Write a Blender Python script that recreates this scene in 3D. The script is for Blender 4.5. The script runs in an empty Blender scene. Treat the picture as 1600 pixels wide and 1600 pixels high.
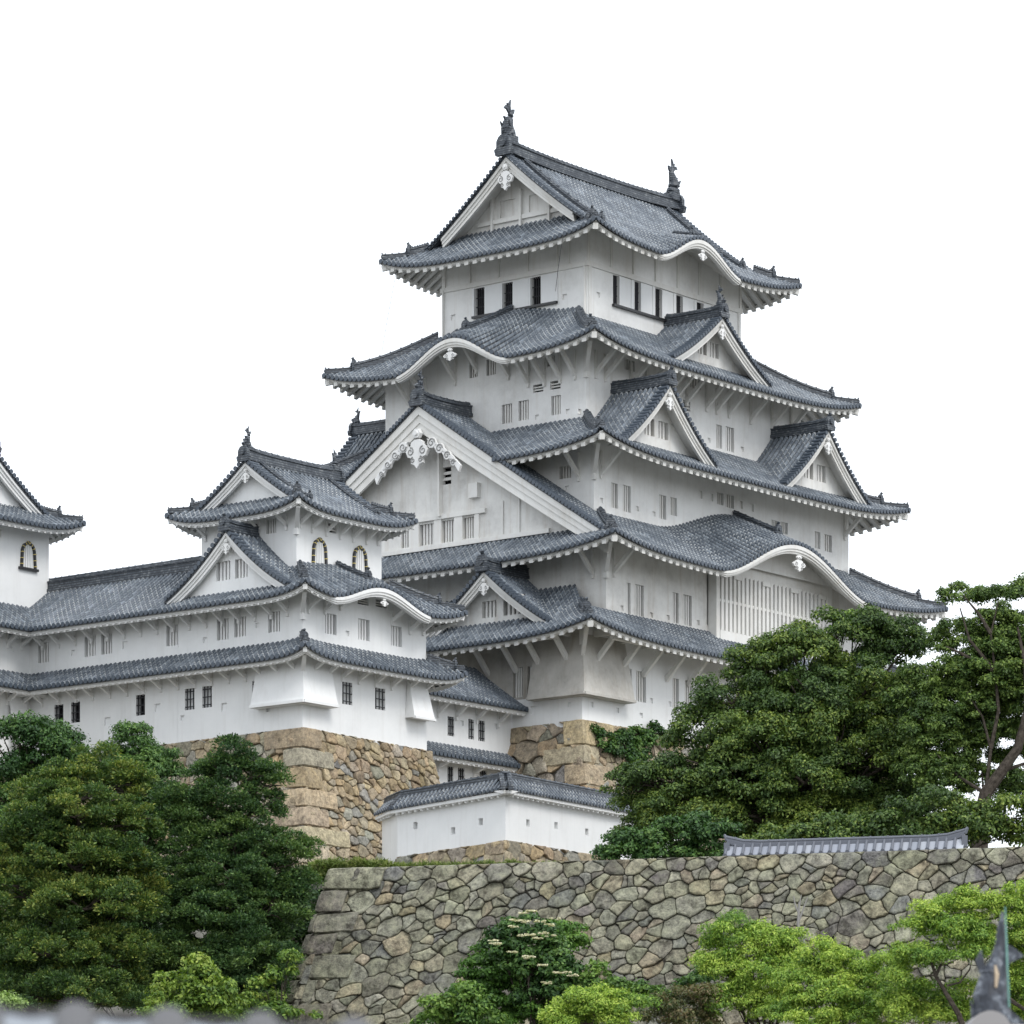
import bpy, math, random
import numpy as np
from mathutils import Vector, noise as mnoise
random.seed(7); rng = np.random.default_rng(11)
sc = bpy.context.scene
# ------------------------------------------------------------------ camera
F = 6640.0; PX0 = 800.0; HY = 2050.0           # focal length and principal point measured on a 1600 px frame
cd = bpy.data.cameras.new('camera'); cam = bpy.data.objects.new('camera', cd); sc.collection.objects.link(cam)
cam.location = (0, 0, 0); cam.rotation_euler = (math.radians(90), 0, 0)
cd.sensor_width = 36; cd.sensor_fit = 'HORIZONTAL'; cd.lens = F/1600*36
cd.shift_y = (HY-800)/1600; cd.clip_start = .5; cd.clip_end = 9000
cd.dof.use_dof = True; cd.dof.focus_distance = 205; cd.dof.aperture_fstop = 2.8
sc.camera = cam
# ------------------------------------------------------------------ sky, sun, exposure
world = bpy.data.worlds.new("World"); sc.world = world; world.use_nodes = True
wn = world.node_tree.nodes; wl = world.node_tree.links
bg = wn['Background']
sky = wn.new('ShaderNodeTexSky'); sky.sky_type = 'NISHITA'; sky.sun_disc = False
sky.sun_elevation = math.radians(52); sky.sun_rotation = math.radians(145); sky.air_density = 1; sky.dust_density = 3
cloud = wn.new('ShaderNodeMixRGB'); cloud.inputs[0].default_value = .9
cloud.inputs[2].default_value = (8.6, 9.0, 9.5, 1)        # closed bright cloud cover
wl.new(sky.outputs[0], cloud.inputs[1]); wl.new(cloud.outputs[0], bg.inputs[0]); bg.inputs[1].default_value = .12
sd = bpy.data.lights.new('sun', 'SUN'); sd.energy = 1.1; sd.angle = math.radians(24); sd.color = (1, .97, .93)
sun = bpy.data.objects.new('sun', sd); sc.collection.objects.link(sun)
sun.rotation_euler = Vector((-.42, .60, -.80)).to_track_quat('-Z', 'Y').to_euler()
sc.view_settings.view_transform = 'Standard'; sc.view_settings.look = 'None'
sc.view_settings.exposure = .62; sc.view_settings.gamma = 1
# ------------------------------------------------------------------ helpers
C = sc.collection
CU, SU = math.cos(math.radians(51.5)), math.sin(math.radians(51.5))
P0 = (118/F*222, 222.0)
def c2w(a, b): return (P0[0]+CU*a-SU*b, P0[1]+SU*a+CU*b)
def PW(a, px, py=1000):                       # a point of the photo carried to the west facing plane at a
    k = (px-PX0)/F; b = (P0[0]+CU*a-k*P0[1]-SU*k*a)/(SU+CU*k)
    return b, (HY-py)/F*c2w(a, b)[1]
def PS(b, px, py=1000):
    k = (px-PX0)/F; a = (k*P0[1]+CU*k*b-P0[0]+SU*b)/(CU-SU*k)
    return a, (HY-py)/F*c2w(a, b)[1]
def at(px, py, Y): return ((px-PX0)/F*Y, Y, (HY-py)/F*Y)

def meta(o, label, cat, group=None, kind=None):
    if label: o['label'] = label
    if cat: o['category'] = cat
    if group: o['group'] = group
    if kind: o['kind'] = kind
    return o
class Root:                                   # an Empty at the base of a thing; parts are written in its frame
    def __init__(s, name, org, rot, label, cat, group=None):
        s.org = org; s.o = bpy.data.objects.new(name, None); C.objects.link(s.o)
        s.o.empty_display_size = .5; s.white = False
        if rot: s.o.location = (*c2w(org[0], org[1]), org[2]); s.o.rotation_euler = (0, 0, math.radians(51.5))
        else: s.o.location = org
        meta(s.o, label, cat, group)
class MB:
    def __init__(s): s.v = []; s.f = []; s.m = []; s.uv = []; s.col = []
    def face(s, pts, m=0, uv=None, col=None):
        n = len(s.v); s.v.extend(pts); s.f.append(tuple(range(n, n+len(pts)))); s.m.append(m)
        s.uv.append(uv or [(0, 0)]*len(pts)); s.col.append(col or (1, 1, 1, 1))
    def loft(s, rings, m=0, closed=False, cap0=False, cap1=False, uvs=None):
        base = len(s.v); k = len(rings[0])
        for r in rings: s.v.extend(r)
        for i in range(len(rings)-1):
            for j in range(k if closed else k-1):
                j2 = (j+1) % k
                s.f.append((base+i*k+j, base+i*k+j2, base+(i+1)*k+j2, base+(i+1)*k+j)); s.m.append(m); s.col.append((1, 1, 1, 1))
                if uvs: s.uv.append([uvs[i], uvs[i], uvs[i+1], uvs[i+1]])
                else: s.uv.append([(0, 0)]*4)
        if cap0: s.f.append(tuple(base+j for j in reversed(range(k)))); s.m.append(m); s.uv.append([(0, 0)]*k); s.col.append((1, 1, 1, 1))
        if cap1:
            e = base+(len(rings)-1)*k
            s.f.append(tuple(e+j for j in range(k))); s.m.append(m); s.uv.append([(0, 0)]*k); s.col.append((1, 1, 1, 1))
    def box(s, lo, hi, m=0):
        x0, y0, z0 = lo; x1, y1, z1 = hi
        s.loft([[(x0, y0, z0), (x1, y0, z0), (x1, y1, z0), (x0, y1, z0)], [(x0, y0, z1), (x1, y0, z1), (x1, y1, z1), (x0, y1, z1)]], m, True, True, True)
    def beam(s, p, q, w, h, m=0, taper=1):
        p = Vector(p); q = Vector(q); d = (q-p).normalized()
        up = Vector((0, 0, 1)) if abs(d.z) < .95 else Vector((0, 1, 0))
        x = d.cross(up).normalized(); y = x.cross(d)
        rr = []
        for c, t in ((p, 1), (q, taper)):
            rr.append([tuple(c+x*(i*w/2*t)+y*(j*h/2*t)) for i, j in ((-1, -1), (1, -1), (1, 1), (-1, 1))])
        s.loft(rr, m, True, True, True)
    def tube(s, pts, rad, m=0, n=8, caps=True):
        pts = [Vector(p) for p in pts]; rings = []
        if not hasattr(rad, '__len__'): rad = [rad]*len(pts)
        ref = Vector((.13, .21, .97))
        for i, p in enumerate(pts):
            d = (pts[min(i+1, len(pts)-1)]-pts[max(i-1, 0)]).normalized()
            if abs(d.dot(ref)) > .97: ref = Vector((.9, .3, .1))
            x = d.cross(ref).normalized(); y = d.cross(x)
            rings.append([tuple(p+(x*math.cos(t)+y*math.sin(t))*rad[i]) for t in [2*math.pi*k/n for k in range(n)]])
        s.loft(rings, m, True, caps, caps)
    def extrude(s, outline, place, d0, d1, m=0):          # outline of (x, y); place(x, y, depth) -> point
        a = [place(x, y, d0) for x, y in outline]; b = [place(x, y, d1) for x, y in outline]
        s.loft([a, b], m, True, True, True)
    def build(s, name, mats, parent=None, root=None, smooth=False):
        if not s.f: return None
        me = bpy.data.meshes.new(name)
        o0 = root.org if root else (0, 0, 0)
        vs = [(x-o0[0], y-o0[1], z-o0[2]) for x, y, z in s.v] if root else s.v
        me.from_pydata(vs, [], s.f)
        if not isinstance(mats, (list, tuple)): mats = [mats]
        for mm in mats: me.materials.append(mm)
        me.polygons.foreach_set('material_index', s.m)
        uvl = me.uv_layers.new(name='UVMap')
        flat = [c for f in s.uv for p in f for c in p]
        uvl.data.foreach_set('uv', flat)
        at_ = me.attributes.new('Col', 'FLOAT_COLOR', 'FACE')
        at_.data.foreach_set('color', [c for f in s.col for c in f])
        if smooth: me.polygons.foreach_set('use_smooth', [True]*len(me.polygons))
        me.update()
        o = bpy.data.objects.new(name, me); C.objects.link(o)
        p = parent if parent is not None else (root.o if root else None)
        if p is not None: o.parent = p
        return o
# ------------------------------------------------------------------ materials
def mat(name, col, rough=.8, spec=.3):
    m = bpy.data.materials.new(name); m.use_nodes = True; b = m.node_tree.nodes['Principled BSDF']
    b.inputs['Base Color'].default_value = (*col, 1); b.inputs['Roughness'].default_value = rough
    b.inputs['Specular IOR Level'].default_value = spec
    return m, m.node_tree.nodes, m.node_tree.links, b
def N(nodes, t, **kw):
    n = nodes.new(t)
    for k, v in kw.items(): setattr(n, k, v)
    return n
def math_(nodes, links, op, a, b=None, c=None):
    n = nodes.new('ShaderNodeMath'); n.operation = op
    for i, x in enumerate((a, b, c)):
        if x is None: continue
        if hasattr(x, 'links'): links.new(x, n.inputs[i])
        else: n.inputs[i].default_value = x
    return n.outputs[0]
def noise(nodes, links, vec, scale, detail=4, rough=.55):
    n = nodes.new('ShaderNodeTexNoise'); n.inputs['Scale'].default_value = scale; n.inputs['Detail'].default_value = detail
    n.inputs['Roughness'].default_value = rough
    if vec is not None: links.new(vec, n.inputs['Vector'])
    return n.outputs[0]
def ramp(nodes, links, fac, stops):
    r = nodes.new('ShaderNodeValToRGB'); el = r.color_ramp.elements
    while len(el) < len(stops): el.new(.5)
    for e, (p, c) in zip(el, stops): e.position = p; e.color = (*c, 1)
    links.new(fac, r.inputs[0]); return r.outputs[0]
def mix(nodes, links, fac, a, b, mode='MIX'):
    m = nodes.new('ShaderNodeMixRGB'); m.blend_type = mode
    for i, x in enumerate((fac, a, b)):
        if hasattr(x, 'links'): links.new(x, m.inputs[i])
        elif isinstance(x, tuple): m.inputs[i].default_value = (*x, 1)
        else: m.inputs[i].default_value = x
    return m.outputs[0]
def bump(nodes, links, b, h, strength, dist=.05):
    n = nodes.new('ShaderNodeBump'); n.inputs['Strength'].default_value = strength; n.inputs['Distance'].default_value = dist
    links.new(h, n.inputs['Height']); links.new(n.outputs[0], b.inputs['Normal'])

def plaster(name, clean, grey, amount, warm=(.5, .44, .36)):
    m, n, l, b = mat(name, clean, .85, .2)
    tc = n.new('ShaderNodeTexCoord').outputs['Object']
    f1 = noise(n, l, tc, .45, 6, .65); f2 = noise(n, l, tc, 2.6, 6, .7)
    mp = n.new('ShaderNodeMapping'); mp.inputs['Scale'].default_value = (3.2, 3.2, .28); l.new(tc, mp.inputs[0])
    f3 = noise(n, l, mp.outputs[0], 1.0, 4, .6)           # rain streaks down the face
    a = math_(n, l, 'MULTIPLY', ramp(n, l, f1, [(.38, (0, 0, 0)), (.68, (1, 1, 1))]), ramp(n, l, f2, [(.3, (.35,)*3), (.7, (1,)*3)]))
    c1 = mix(n, l, math_(n, l, 'MULTIPLY', a, amount), clean, grey)
    st = ramp(n, l, f3, [(.52, (0,)*3), (.75, (1,)*3)])
    c2 = mix(n, l, math_(n, l, 'MULTIPLY', st, amount*.45), c1, warm)
    l.new(c2, b.inputs['Base Color']); bump(n, l, b, f2, .12, .03)
    return m
M = {}
M['white'] = plaster('clean_plaster', (.80, .805, .80), (.62, .63, .63), .5, (.55, .53, .5))
M['aged'] = plaster('weathered_plaster', (.80, .80, .785), (.46, .455, .44), .58, (.50, .45, .38))
M['worn_shaded'] = plaster('worn_shaded_plaster', (.75, .745, .72), (.40, .39, .37), .8, (.40, .34, .27))  # greyer worn plaster; on gable walls its tone also paints in shade
M['stained_shaded'] = plaster('stained_shaded_plaster', (.52, .505, .47), (.27, .255, .23), .95, (.30, .25, .19))  # brownish stain, with the shade under the eave put into the colour too
M['trim'] = plaster('plaster_trim', (.74, .735, .71), (.5, .485, .45), .6)
M['trimw'] = plaster('white_plaster_trim', (.79, .79, .78), (.6, .6, .59), .5)

def tile_mat(name, dark, mid, light, mortar, mort_amt, rib=True):
    m, n, l, b = mat(name, mid, .5, .5)
    uv = n.new('ShaderNodeUVMap').outputs[0]; sep = n.new('ShaderNodeSeparateXYZ'); l.new(uv, sep.inputs[0])
    tc = n.new('ShaderNodeTexCoord').outputs['Object']
    fu = math_(n, l, 'FLOOR', sep.outputs[0]); fv = math_(n, l, 'FLOOR', sep.outputs[1])
    cb = n.new('ShaderNodeCombineXYZ'); l.new(fu, cb.inputs[0]); l.new(fv, cb.inputs[1])
    wn_ = n.new('ShaderNodeTexWhiteNoise'); wn_.noise_dimensions = '3D'; l.new(cb.outputs[0], wn_.inputs[0])
    col = ramp(n, l, wn_.outputs[0], [(0, tuple(x*.5+y*.5 for x, y in zip(dark, mid))), (.42, mid), (.9, light), (1, tuple(x*1.35 for x in light))])
    n1 = noise(n, l, tc, .6, 5, .6); n2 = noise(n, l, tc, 9, 4, .7)
    col = mix(n, l, ramp(n, l, n2, [(.48, (0,)*3), (.75, (.4,)*3)]), col, (.28, .30, .31))
    fr = math_(n, l, 'FRACT', sep.outputs[1])
    band = math_(n, l, 'LESS_THAN', fr, .17)
    msk = ramp(n, l, n1, [(.40, (.12,)*3), (.62, (1,)*3)])
    bm = math_(n, l, 'MULTIPLY', math_(n, l, 'MULTIPLY', band, msk), mort_amt)
    col = mix(n, l, bm, col, mortar)
    l.new(col, b.inputs['Base Color'])
    l.new(math_(n, l, 'MULTIPLY_ADD', n2, .3, .3), b.inputs['Roughness'])
    bump(n, l, b, n2, .25, .02)
    return m
M['rib'] = tile_mat('round_roof_tile', (.050, .063, .081), (.080, .098, .121), (.135, .158, .185), (.56, .57, .56), .55)
M['pan'] = tile_mat('flat_roof_tile', (.008, .010, .014), (.016, .020, .026), (.035, .041, .049), (.45, .45, .44), .6)
def dark_tile():
    m, n, l, b = mat('dark_ridge_tile', (.07, .08, .095), .5, .5)
    tc = n.new('ShaderNodeTexCoord').outputs['Object']
    n1 = noise(n, l, tc, 5, 6, .7)
    wv = n.new('ShaderNodeTexWave'); wv.bands_direction = 'Z'; wv.inputs['Scale'].default_value = 2.6; wv.inputs['Distortion'].default_value = 1; l.new(tc, wv.inputs[0])
    c = ramp(n, l, n1, [(.3, (.022, .028, .038)), (.52, (.065, .078, .095)), (.72, (.27, .285, .29))])
    c = mix(n, l, ramp(n, l, wv.outputs[1], [(.25, (.85,)*3), (.5, (0,)*3)]), c, (.02, .024, .03))
    l.new(c, b.inputs['Base Color']); bump(n, l, b, n1, .5, .04); return m
M['ridge'] = dark_tile()
M['cap'] = mat('tile_end_disc', (.062, .078, .10), .5, .5)[0]
M['dark'] = mat('dark_interior', (.012, .012, .014), .9, .1)[0]
M['iron'] = mat('dark_iron_grille', (.02, .02, .024), .6, .4)[0]
M['shutter'] = plaster('shutter_white', (.76, .77, .77), (.6, .6, .6), .3)
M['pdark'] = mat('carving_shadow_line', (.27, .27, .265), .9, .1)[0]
M['gold'] = mat('gilt_metal', (.62, .5, .16), .35, .6)[0]
M['lacquer'] = mat('black_lacquer', (.012, .012, .014), .35, .5)[0]
M['copper'] = mat('green_copper', (.16, .32, .28), .5, .4)[0]
def stone_mat(name, lichen, lam, grain=7., wear=.6):
    m, n, l, b = mat(name, (.3, .3, .3), .9, .2)
    at_ = n.new('ShaderNodeAttribute'); at_.attribute_name = 'Col'
    tc = n.new('ShaderNodeTexCoord').outputs['Object']
    n1 = noise(n, l, tc, grain, 8, .75); n2 = noise(n, l, tc, 1.7, 6, .65); n3 = noise(n, l, tc, 28, 3, .7)
    c = mix(n, l, 1.0, at_.outputs['Color'], ramp(n, l, n1, [(.3, (.35, .34, .34)), (.5, (.95, .95, .95)), (.75, (1.5, 1.48, 1.4))]), 'MULTIPLY')
    c = mix(n, l, math_(n, l, 'MULTIPLY', ramp(n, l, n2, [(.45, (0,)*3), (.7, (1,)*3)]), lam), c, lichen)
    c = mix(n, l, ramp(n, l, n3, [(.56, (0,)*3), (.72, (.5,)*3)]), c, (.06, .058, .05))
    n4 = noise(n, l, tc, 2.3, 7, .72)
    c = mix(n, l, wear, c, ramp(n, l, n4, [(.36, (.36, .35, .34)), (.5, (.95, .95, .94)), (.66, (1.4, 1.38, 1.32))]), 'MULTIPLY')
    l.new(c, b.inputs['Base Color']); bump(n, l, b, n1, 1.0, .08); return m
M['stone'] = stone_mat('tan_stone', (.33, .30, .24), .35)
M['stoneg'] = stone_mat('lichen_grey_stone', (.33, .34, .24), .5, 9., 1.0)
M['gap'] = mat('dark_joint_earth', (.075, .068, .056), .95, .1)[0]
def bark():
    m, n, l, b = mat('bark', (.06, .048, .038), .9, .1)
    tc = n.new('ShaderNodeTexCoord').outputs['Object']; n1 = noise(n, l, tc, 6, 6, .7)
    l.new(ramp(n, l, n1, [(.3, (.022, .018, .015)), (.7, (.10, .085, .07))]), b.inputs['Base Color']); bump(n, l, b, n1, .8, .05); return m
M['bark'] = bark()
def leaf():
    m, n, l, b = mat('leaf', (.1, .2, .05), .55, .35)
    at_ = n.new('ShaderNodeAttribute'); at_.attribute_name = 'Col'
    l.new(at_.outputs['Color'], b.inputs['Base Color'])
    tr = n.new('ShaderNodeBsdfTranslucent'); l.new(mix(n, l, 1.0, at_.outputs['Color'], (1.3, 1.5, .7), 'MULTIPLY'), tr.inputs[0])
    mx = n.new('ShaderNodeMixShader'); mx.inputs[0].default_value = .2
    l.new(b.outputs[0], mx.inputs[1]); l.new(tr.outputs[0], mx.inputs[2]); l.new(mx.outputs[0], n['Material Output'].inputs[0]); return m
M['leaf'] = leaf()
def ground_mat():
    m, n, l, b = mat('earth_and_gravel', (.2, .19, .17), .95, .1)
    tc = n.new('ShaderNodeTexCoord').outputs['Object']; n1 = noise(n, l, tc, .8, 6, .7)
    l.new(ramp(n, l, n1, [(.3, (.08, .078, .068)), (.55, (.15, .145, .128)), (.8, (.23, .22, .195))]), b.inputs['Base Color']); return m
M['ground'] = ground_mat()
# ------------------------------------------------------------------ roofs
ROW = .31; TL = .34
class Side:
    def __init__(s, R, k, s0, s1, lift=(1, 1), hip=(1, 1), wall_r=3.0, ext=None, ovh=2.4, bumpd=None):
        s.R = R; s.k = k; s.s0 = s0; s.s1 = s1; s.lift = lift; s.hip = hip; s.wall_r = wall_r; s.ext = ext; s.ovh = ovh; s.bp = bumpd
    def bumpf(s, q):
        if not s.bp: return 0.0
        c, hw = s.bp[0], s.bp[1]; x = abs(q-c)/hw
        if x >= 1: return 0.0
        return (.5+.5*math.cos(math.pi*x))**.92
    def Z(s, q, r):
        R = s.R; m = (s.s0+s.s1)/2; half = (s.s1-s.s0)/2
        sn = min(1.0, abs(q-m)/max(half-r, .05))
        on = s.lift[0] if q < m else s.lift[1]
        z = R.ze+R.al*r+R.be*r*r
        if on: z += R.L*sn**R.p*max(0, 1-r/R.rl)**2
        if s.bp: z += s.bp[2]*s.bumpf(q)*max(0, 1-(1-s.bp[3])*r/s.bp[4])
        return z
    def pt(s, q, r, dz=0.0):
        R = s.R; z = s.Z(q, r)+dz
        return {'S': (q, R.y0+r, z), 'N': (q, R.y1-r, z), 'W': (R.x0+r, q, z), 'E': (R.x1-r, q, z)}[s.k]
    def rmax(s, q):
        if s.ext:
            for e in s.ext:
                if e[0] <= q <= e[1]: return e[2]
        r = s.wall_r
        if s.hip[0]: r = min(r, q-s.s0)
        if s.hip[1]: r = min(r, s.s1-q)
        return max(r, 0)
class Roof:
    """z rises with the distance r from the eave line: ze + al r + be r^2, corners lifted by L"""
    def __init__(s, x0, y0, x1, y1, ze, al, be, L=.6, p=4.5, rl=3.2):
        s.x0, s.y0, s.x1, s.y1, s.ze, s.al, s.be, s.L, s.p, s.rl = x0, y0, x1, y1, ze, al, be, L, p, rl; s.sides = {}
    def side(s, k, wall_r, **kw):
        a, b = (s.x0, s.x1) if k in 'SN' else (s.y0, s.y1)
        if 's0' in kw: a = kw.pop('s0')
        if 's1' in kw: b = kw.pop('s1')
        s.sides[k] = Side(s, k, a, b, wall_r=wall_r, **kw); return s.sides[k]
    def height(s, x, y):
        best = None
        for k, sd in s.sides.items():
            q, r = {'S': (x, y-s.y0), 'N': (x, s.y1-y), 'W': (y, x-s.x0), 'E': (y, s.x1-x)}[k]
            if r < 0 or q < sd.s0 or q > sd.s1: continue
            if best is None or r < best[0]: best = (r, sd.Z(q, r))
        return best[1] if best else -1e9
def rib(mb, path, wdir, row, rad=.104, cap=True, dense=True, m=0, mcap=2):
    """half round tile row laid along path (from the eave upwards)"""
    wx, wy = wdir; rings = []; uvs = []
    ang = [math.pi*t/4 for t in range(5)]
    def ring(p, k): return [(p[0]+wx*math.cos(t)*rad*k, p[1]+wy*math.cos(t)*rad*k, p[2]+math.sin(t)*rad*1.25*k-.012) for t in ang]
    v = 0.0; off = random.random()*.0
    for i in range(len(path)-1):
        p, q = path[i], path[i+1]
        rings.append(ring(p, 1.16)); rings.append(ring(q, .90)); uvs.append((row+.5, i+.02)); uvs.append((row+.5, i+.98))
    mb.loft(rings, m, uvs=uvs, cap0=False, cap1=True)
    if cap:
        p = path[0]; d = (path[0][0]-path[1][0], path[0][1]-path[1][1]); L = math.hypot(*d) or 1; d = (d[0]/L, d[1]/L)
        rr = []
        for o, k in ((.0, 1.2), (.05, 1.2)):
            rr.append([(p[0]+d[0]*o+wx*math.cos(t)*rad*k, p[1]+d[1]*o+wy*math.cos(t)*rad*k, p[2]+.012+math.sin(t)*rad*k) for t in [2*math.pi*j/8 for j in range(8)]])
        mb.loft(rr, mcap, closed=True, cap1=True)
def side_tiles(mb, sd, vis=True):
    und = getattr(sd, 'under', None)
    n = max(1, int(round((sd.s1-sd.s0)/ROW))); st = (sd.s1-sd.s0)/n
    wd = (1, 0) if sd.k in 'SN' else (0, 1)
    for i in range(n):
        q = sd.s0+(i+.5)*st; rm = sd.rmax(q)
        if rm < .12: rm = .12
        nseg = max(1, int(round(rm*1.2/TL)))
        qa, qb = q-st/2, q+st/2
        ra, rb = sd.rmax(qa+1e-4), sd.rmax(qb-1e-4)
        if abs(ra-rm) > .5: ra = rm
        if abs(rb-rm) > .5: rb = rm
        if und:
            p0 = [sd.pt(q, rm*j/nseg) for j in range(nseg+1)]; ok_ = [j for j in range(nseg+1) if p0[j][2] > und(p0[j][0], p0[j][1])-.25]
            if not ok_ or ok_[0] >= nseg-1: continue
            if ok_[0] > 0:
                j0 = ok_[0]
                for j in range(j0, nseg):
                    A, B = sd.pt(qa, rm*j/nseg), sd.pt(qb, rm*j/nseg); A2, B2 = sd.pt(qa, rm*(j+1)/nseg), sd.pt(qb, rm*(j+1)/nseg)
                    mb.face([A, B, B2, A2], 1, [(i+.1, j), (i+.9, j), (i+.9, j+.98), (i+.1, j+.98)])
                rib(mb, p0[j0:], wd, i, cap=False); continue
        a = [sd.pt(qa, ra*j/nseg) for j in range(nseg+1)]; b = [sd.pt(qb, rb*j/nseg) for j in range(nseg+1)]
        for j in range(nseg):
            mb.face([a[j], b[j], b[j+1], a[j+1]], 1, [(i+.1, j), (i+.9, j), (i+.9, j+.98), (i+.1, j+.98)])
        lip = .13
        mb.face([(a[0][0], a[0][1], a[0][2]-lip), (b[0][0], b[0][1], b[0][2]-lip), b[0], a[0]], 1, [(i+.1, .5)]*4)
        rib(mb, [sd.pt(q, rm*j/nseg) for j in range(nseg+1)], wd, i+7*hash(sd.k) % 97)
def samples(sd, a, b, st=.5):
    n = max(2, int(abs(b-a)/st)); return [a+(b-a)*i/n for i in range(n+1)]
def ridge_loft(mb, path, w=.34, h=.34, m=0):
    """stacked ridge tiles with a round cap laid along a path of points on the roof"""
    rings = []
    P = [Vector(p) for p in path]
    for i, p in enumerate(P):
        d = P[min(i+1, len(P)-1)]-P[max(i-1, 0)]; d.z = 0; d.normalize(); x = Vector((-d.y, d.x, 0))
        sec = [(-w*.62, -.12), (-w*.62, .04), (-w*.5, .05), (-w*.46, h*.72), (-w*.6, h*.74), (-w*.58, h*.86), (-w*.3, h*.9), (-w*.22, h*1.14), (0, h*1.24),
               (w*.22, h*1.14), (w*.3, h*.9), (w*.58, h*.86), (w*.6, h*.74), (w*.46, h*.72), (w*.5, .05), (w*.62, .04), (w*.62, -.12)]
        rings.append([tuple(p+x*u+Vector((0, 0, z))) for u, z in sec])
    mb.loft(rings, m, closed=True, cap0=True, cap1=True)
    # joints of the round cap tiles
    L = 0
    for i in range(len(P)-1):
        seg = (P[i+1]-P[i]).length; n = max(1, int(seg/.42))
        for j in range(n):
            c = P[i].lerp(P[i+1], (j+.5)/n); d = (P[i+1]-P[i]).normalized()
            a = c-d*.035+Vector((0, 0, h*1.02)); b = c+d*.035+Vector((0, 0, h*1.02))
            mb.tube([a, b], w*.3, m, 6)
def onigawara(mb, p, d, s=1.0, knob=True, m=0):
    """ridge end tile: shouldered plate, boss and an upturned round knob tile, facing direction d"""
    dx, dy = d; wx, wy = -dy, dx
    def pl(x, y, t): return (p[0]+wx*x*s+dx*t*s, p[1]+wy*x*s+dy*t*s, p[2]+y*s)
    out = [(-.34, -.16), (-.40, .05), (-.30, .12), (-.30, .34), (-.20, .50), (-.10, .56), (.10, .56), (.20, .50), (.30, .34), (.30, .12), (.40, .05), (.34, -.16)]
    mb.extrude(out, pl, -.02, .14, m)
    mb.extrude([(.15*math.cos(t), .27+.15*math.sin(t)) for t in [2*math.pi*k/9 for k in range(9)]], pl, .14, .22, m)
    if knob:
        mb.tube([pl(0, .46, -.12), pl(0, .62, .02), pl(0, .74, .10)], [.10*s, .085*s, .10*s], m, 8)
def hip_ridge(R, sx, sy, root, parent, r0, r1, s=1.0, tipknob=True):
    k = 'W' if sx < 0 else 'E'; sd = R.sides.get(k) or R.sides.get('S' if sy < 0 else 'N')
    def P(r, dz=0):
        x = R.x0+r if sx < 0 else R.x1-r; y = R.y0+r if sy < 0 else R.y1-r
        z = R.ze+R.al*r+R.be*r*r+R.L*max(0, 1-r/R.rl)**2
        return (x, y, z+dz)
    mb = MB(); n = 8
    ridge_loft(mb, [P(r0+(r1-r0)*i/n, .05) for i in range(n+1)], .34*s, .32*s)
    ridge_loft(mb, [P(.12+(r0-.12)*i/4, .04+.10*(1-i/4)) for i in range(5)], .24*s, .16*s)
    d = (sx*.7071, sy*.7071)
    onigawara(mb, P(r0, .10), d, .82*s)
    onigawara(mb, P(.14, .08), d, .42*s, tipknob)
    return mb.build('hip_ridge', M['ridge'], parent, root)
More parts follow.
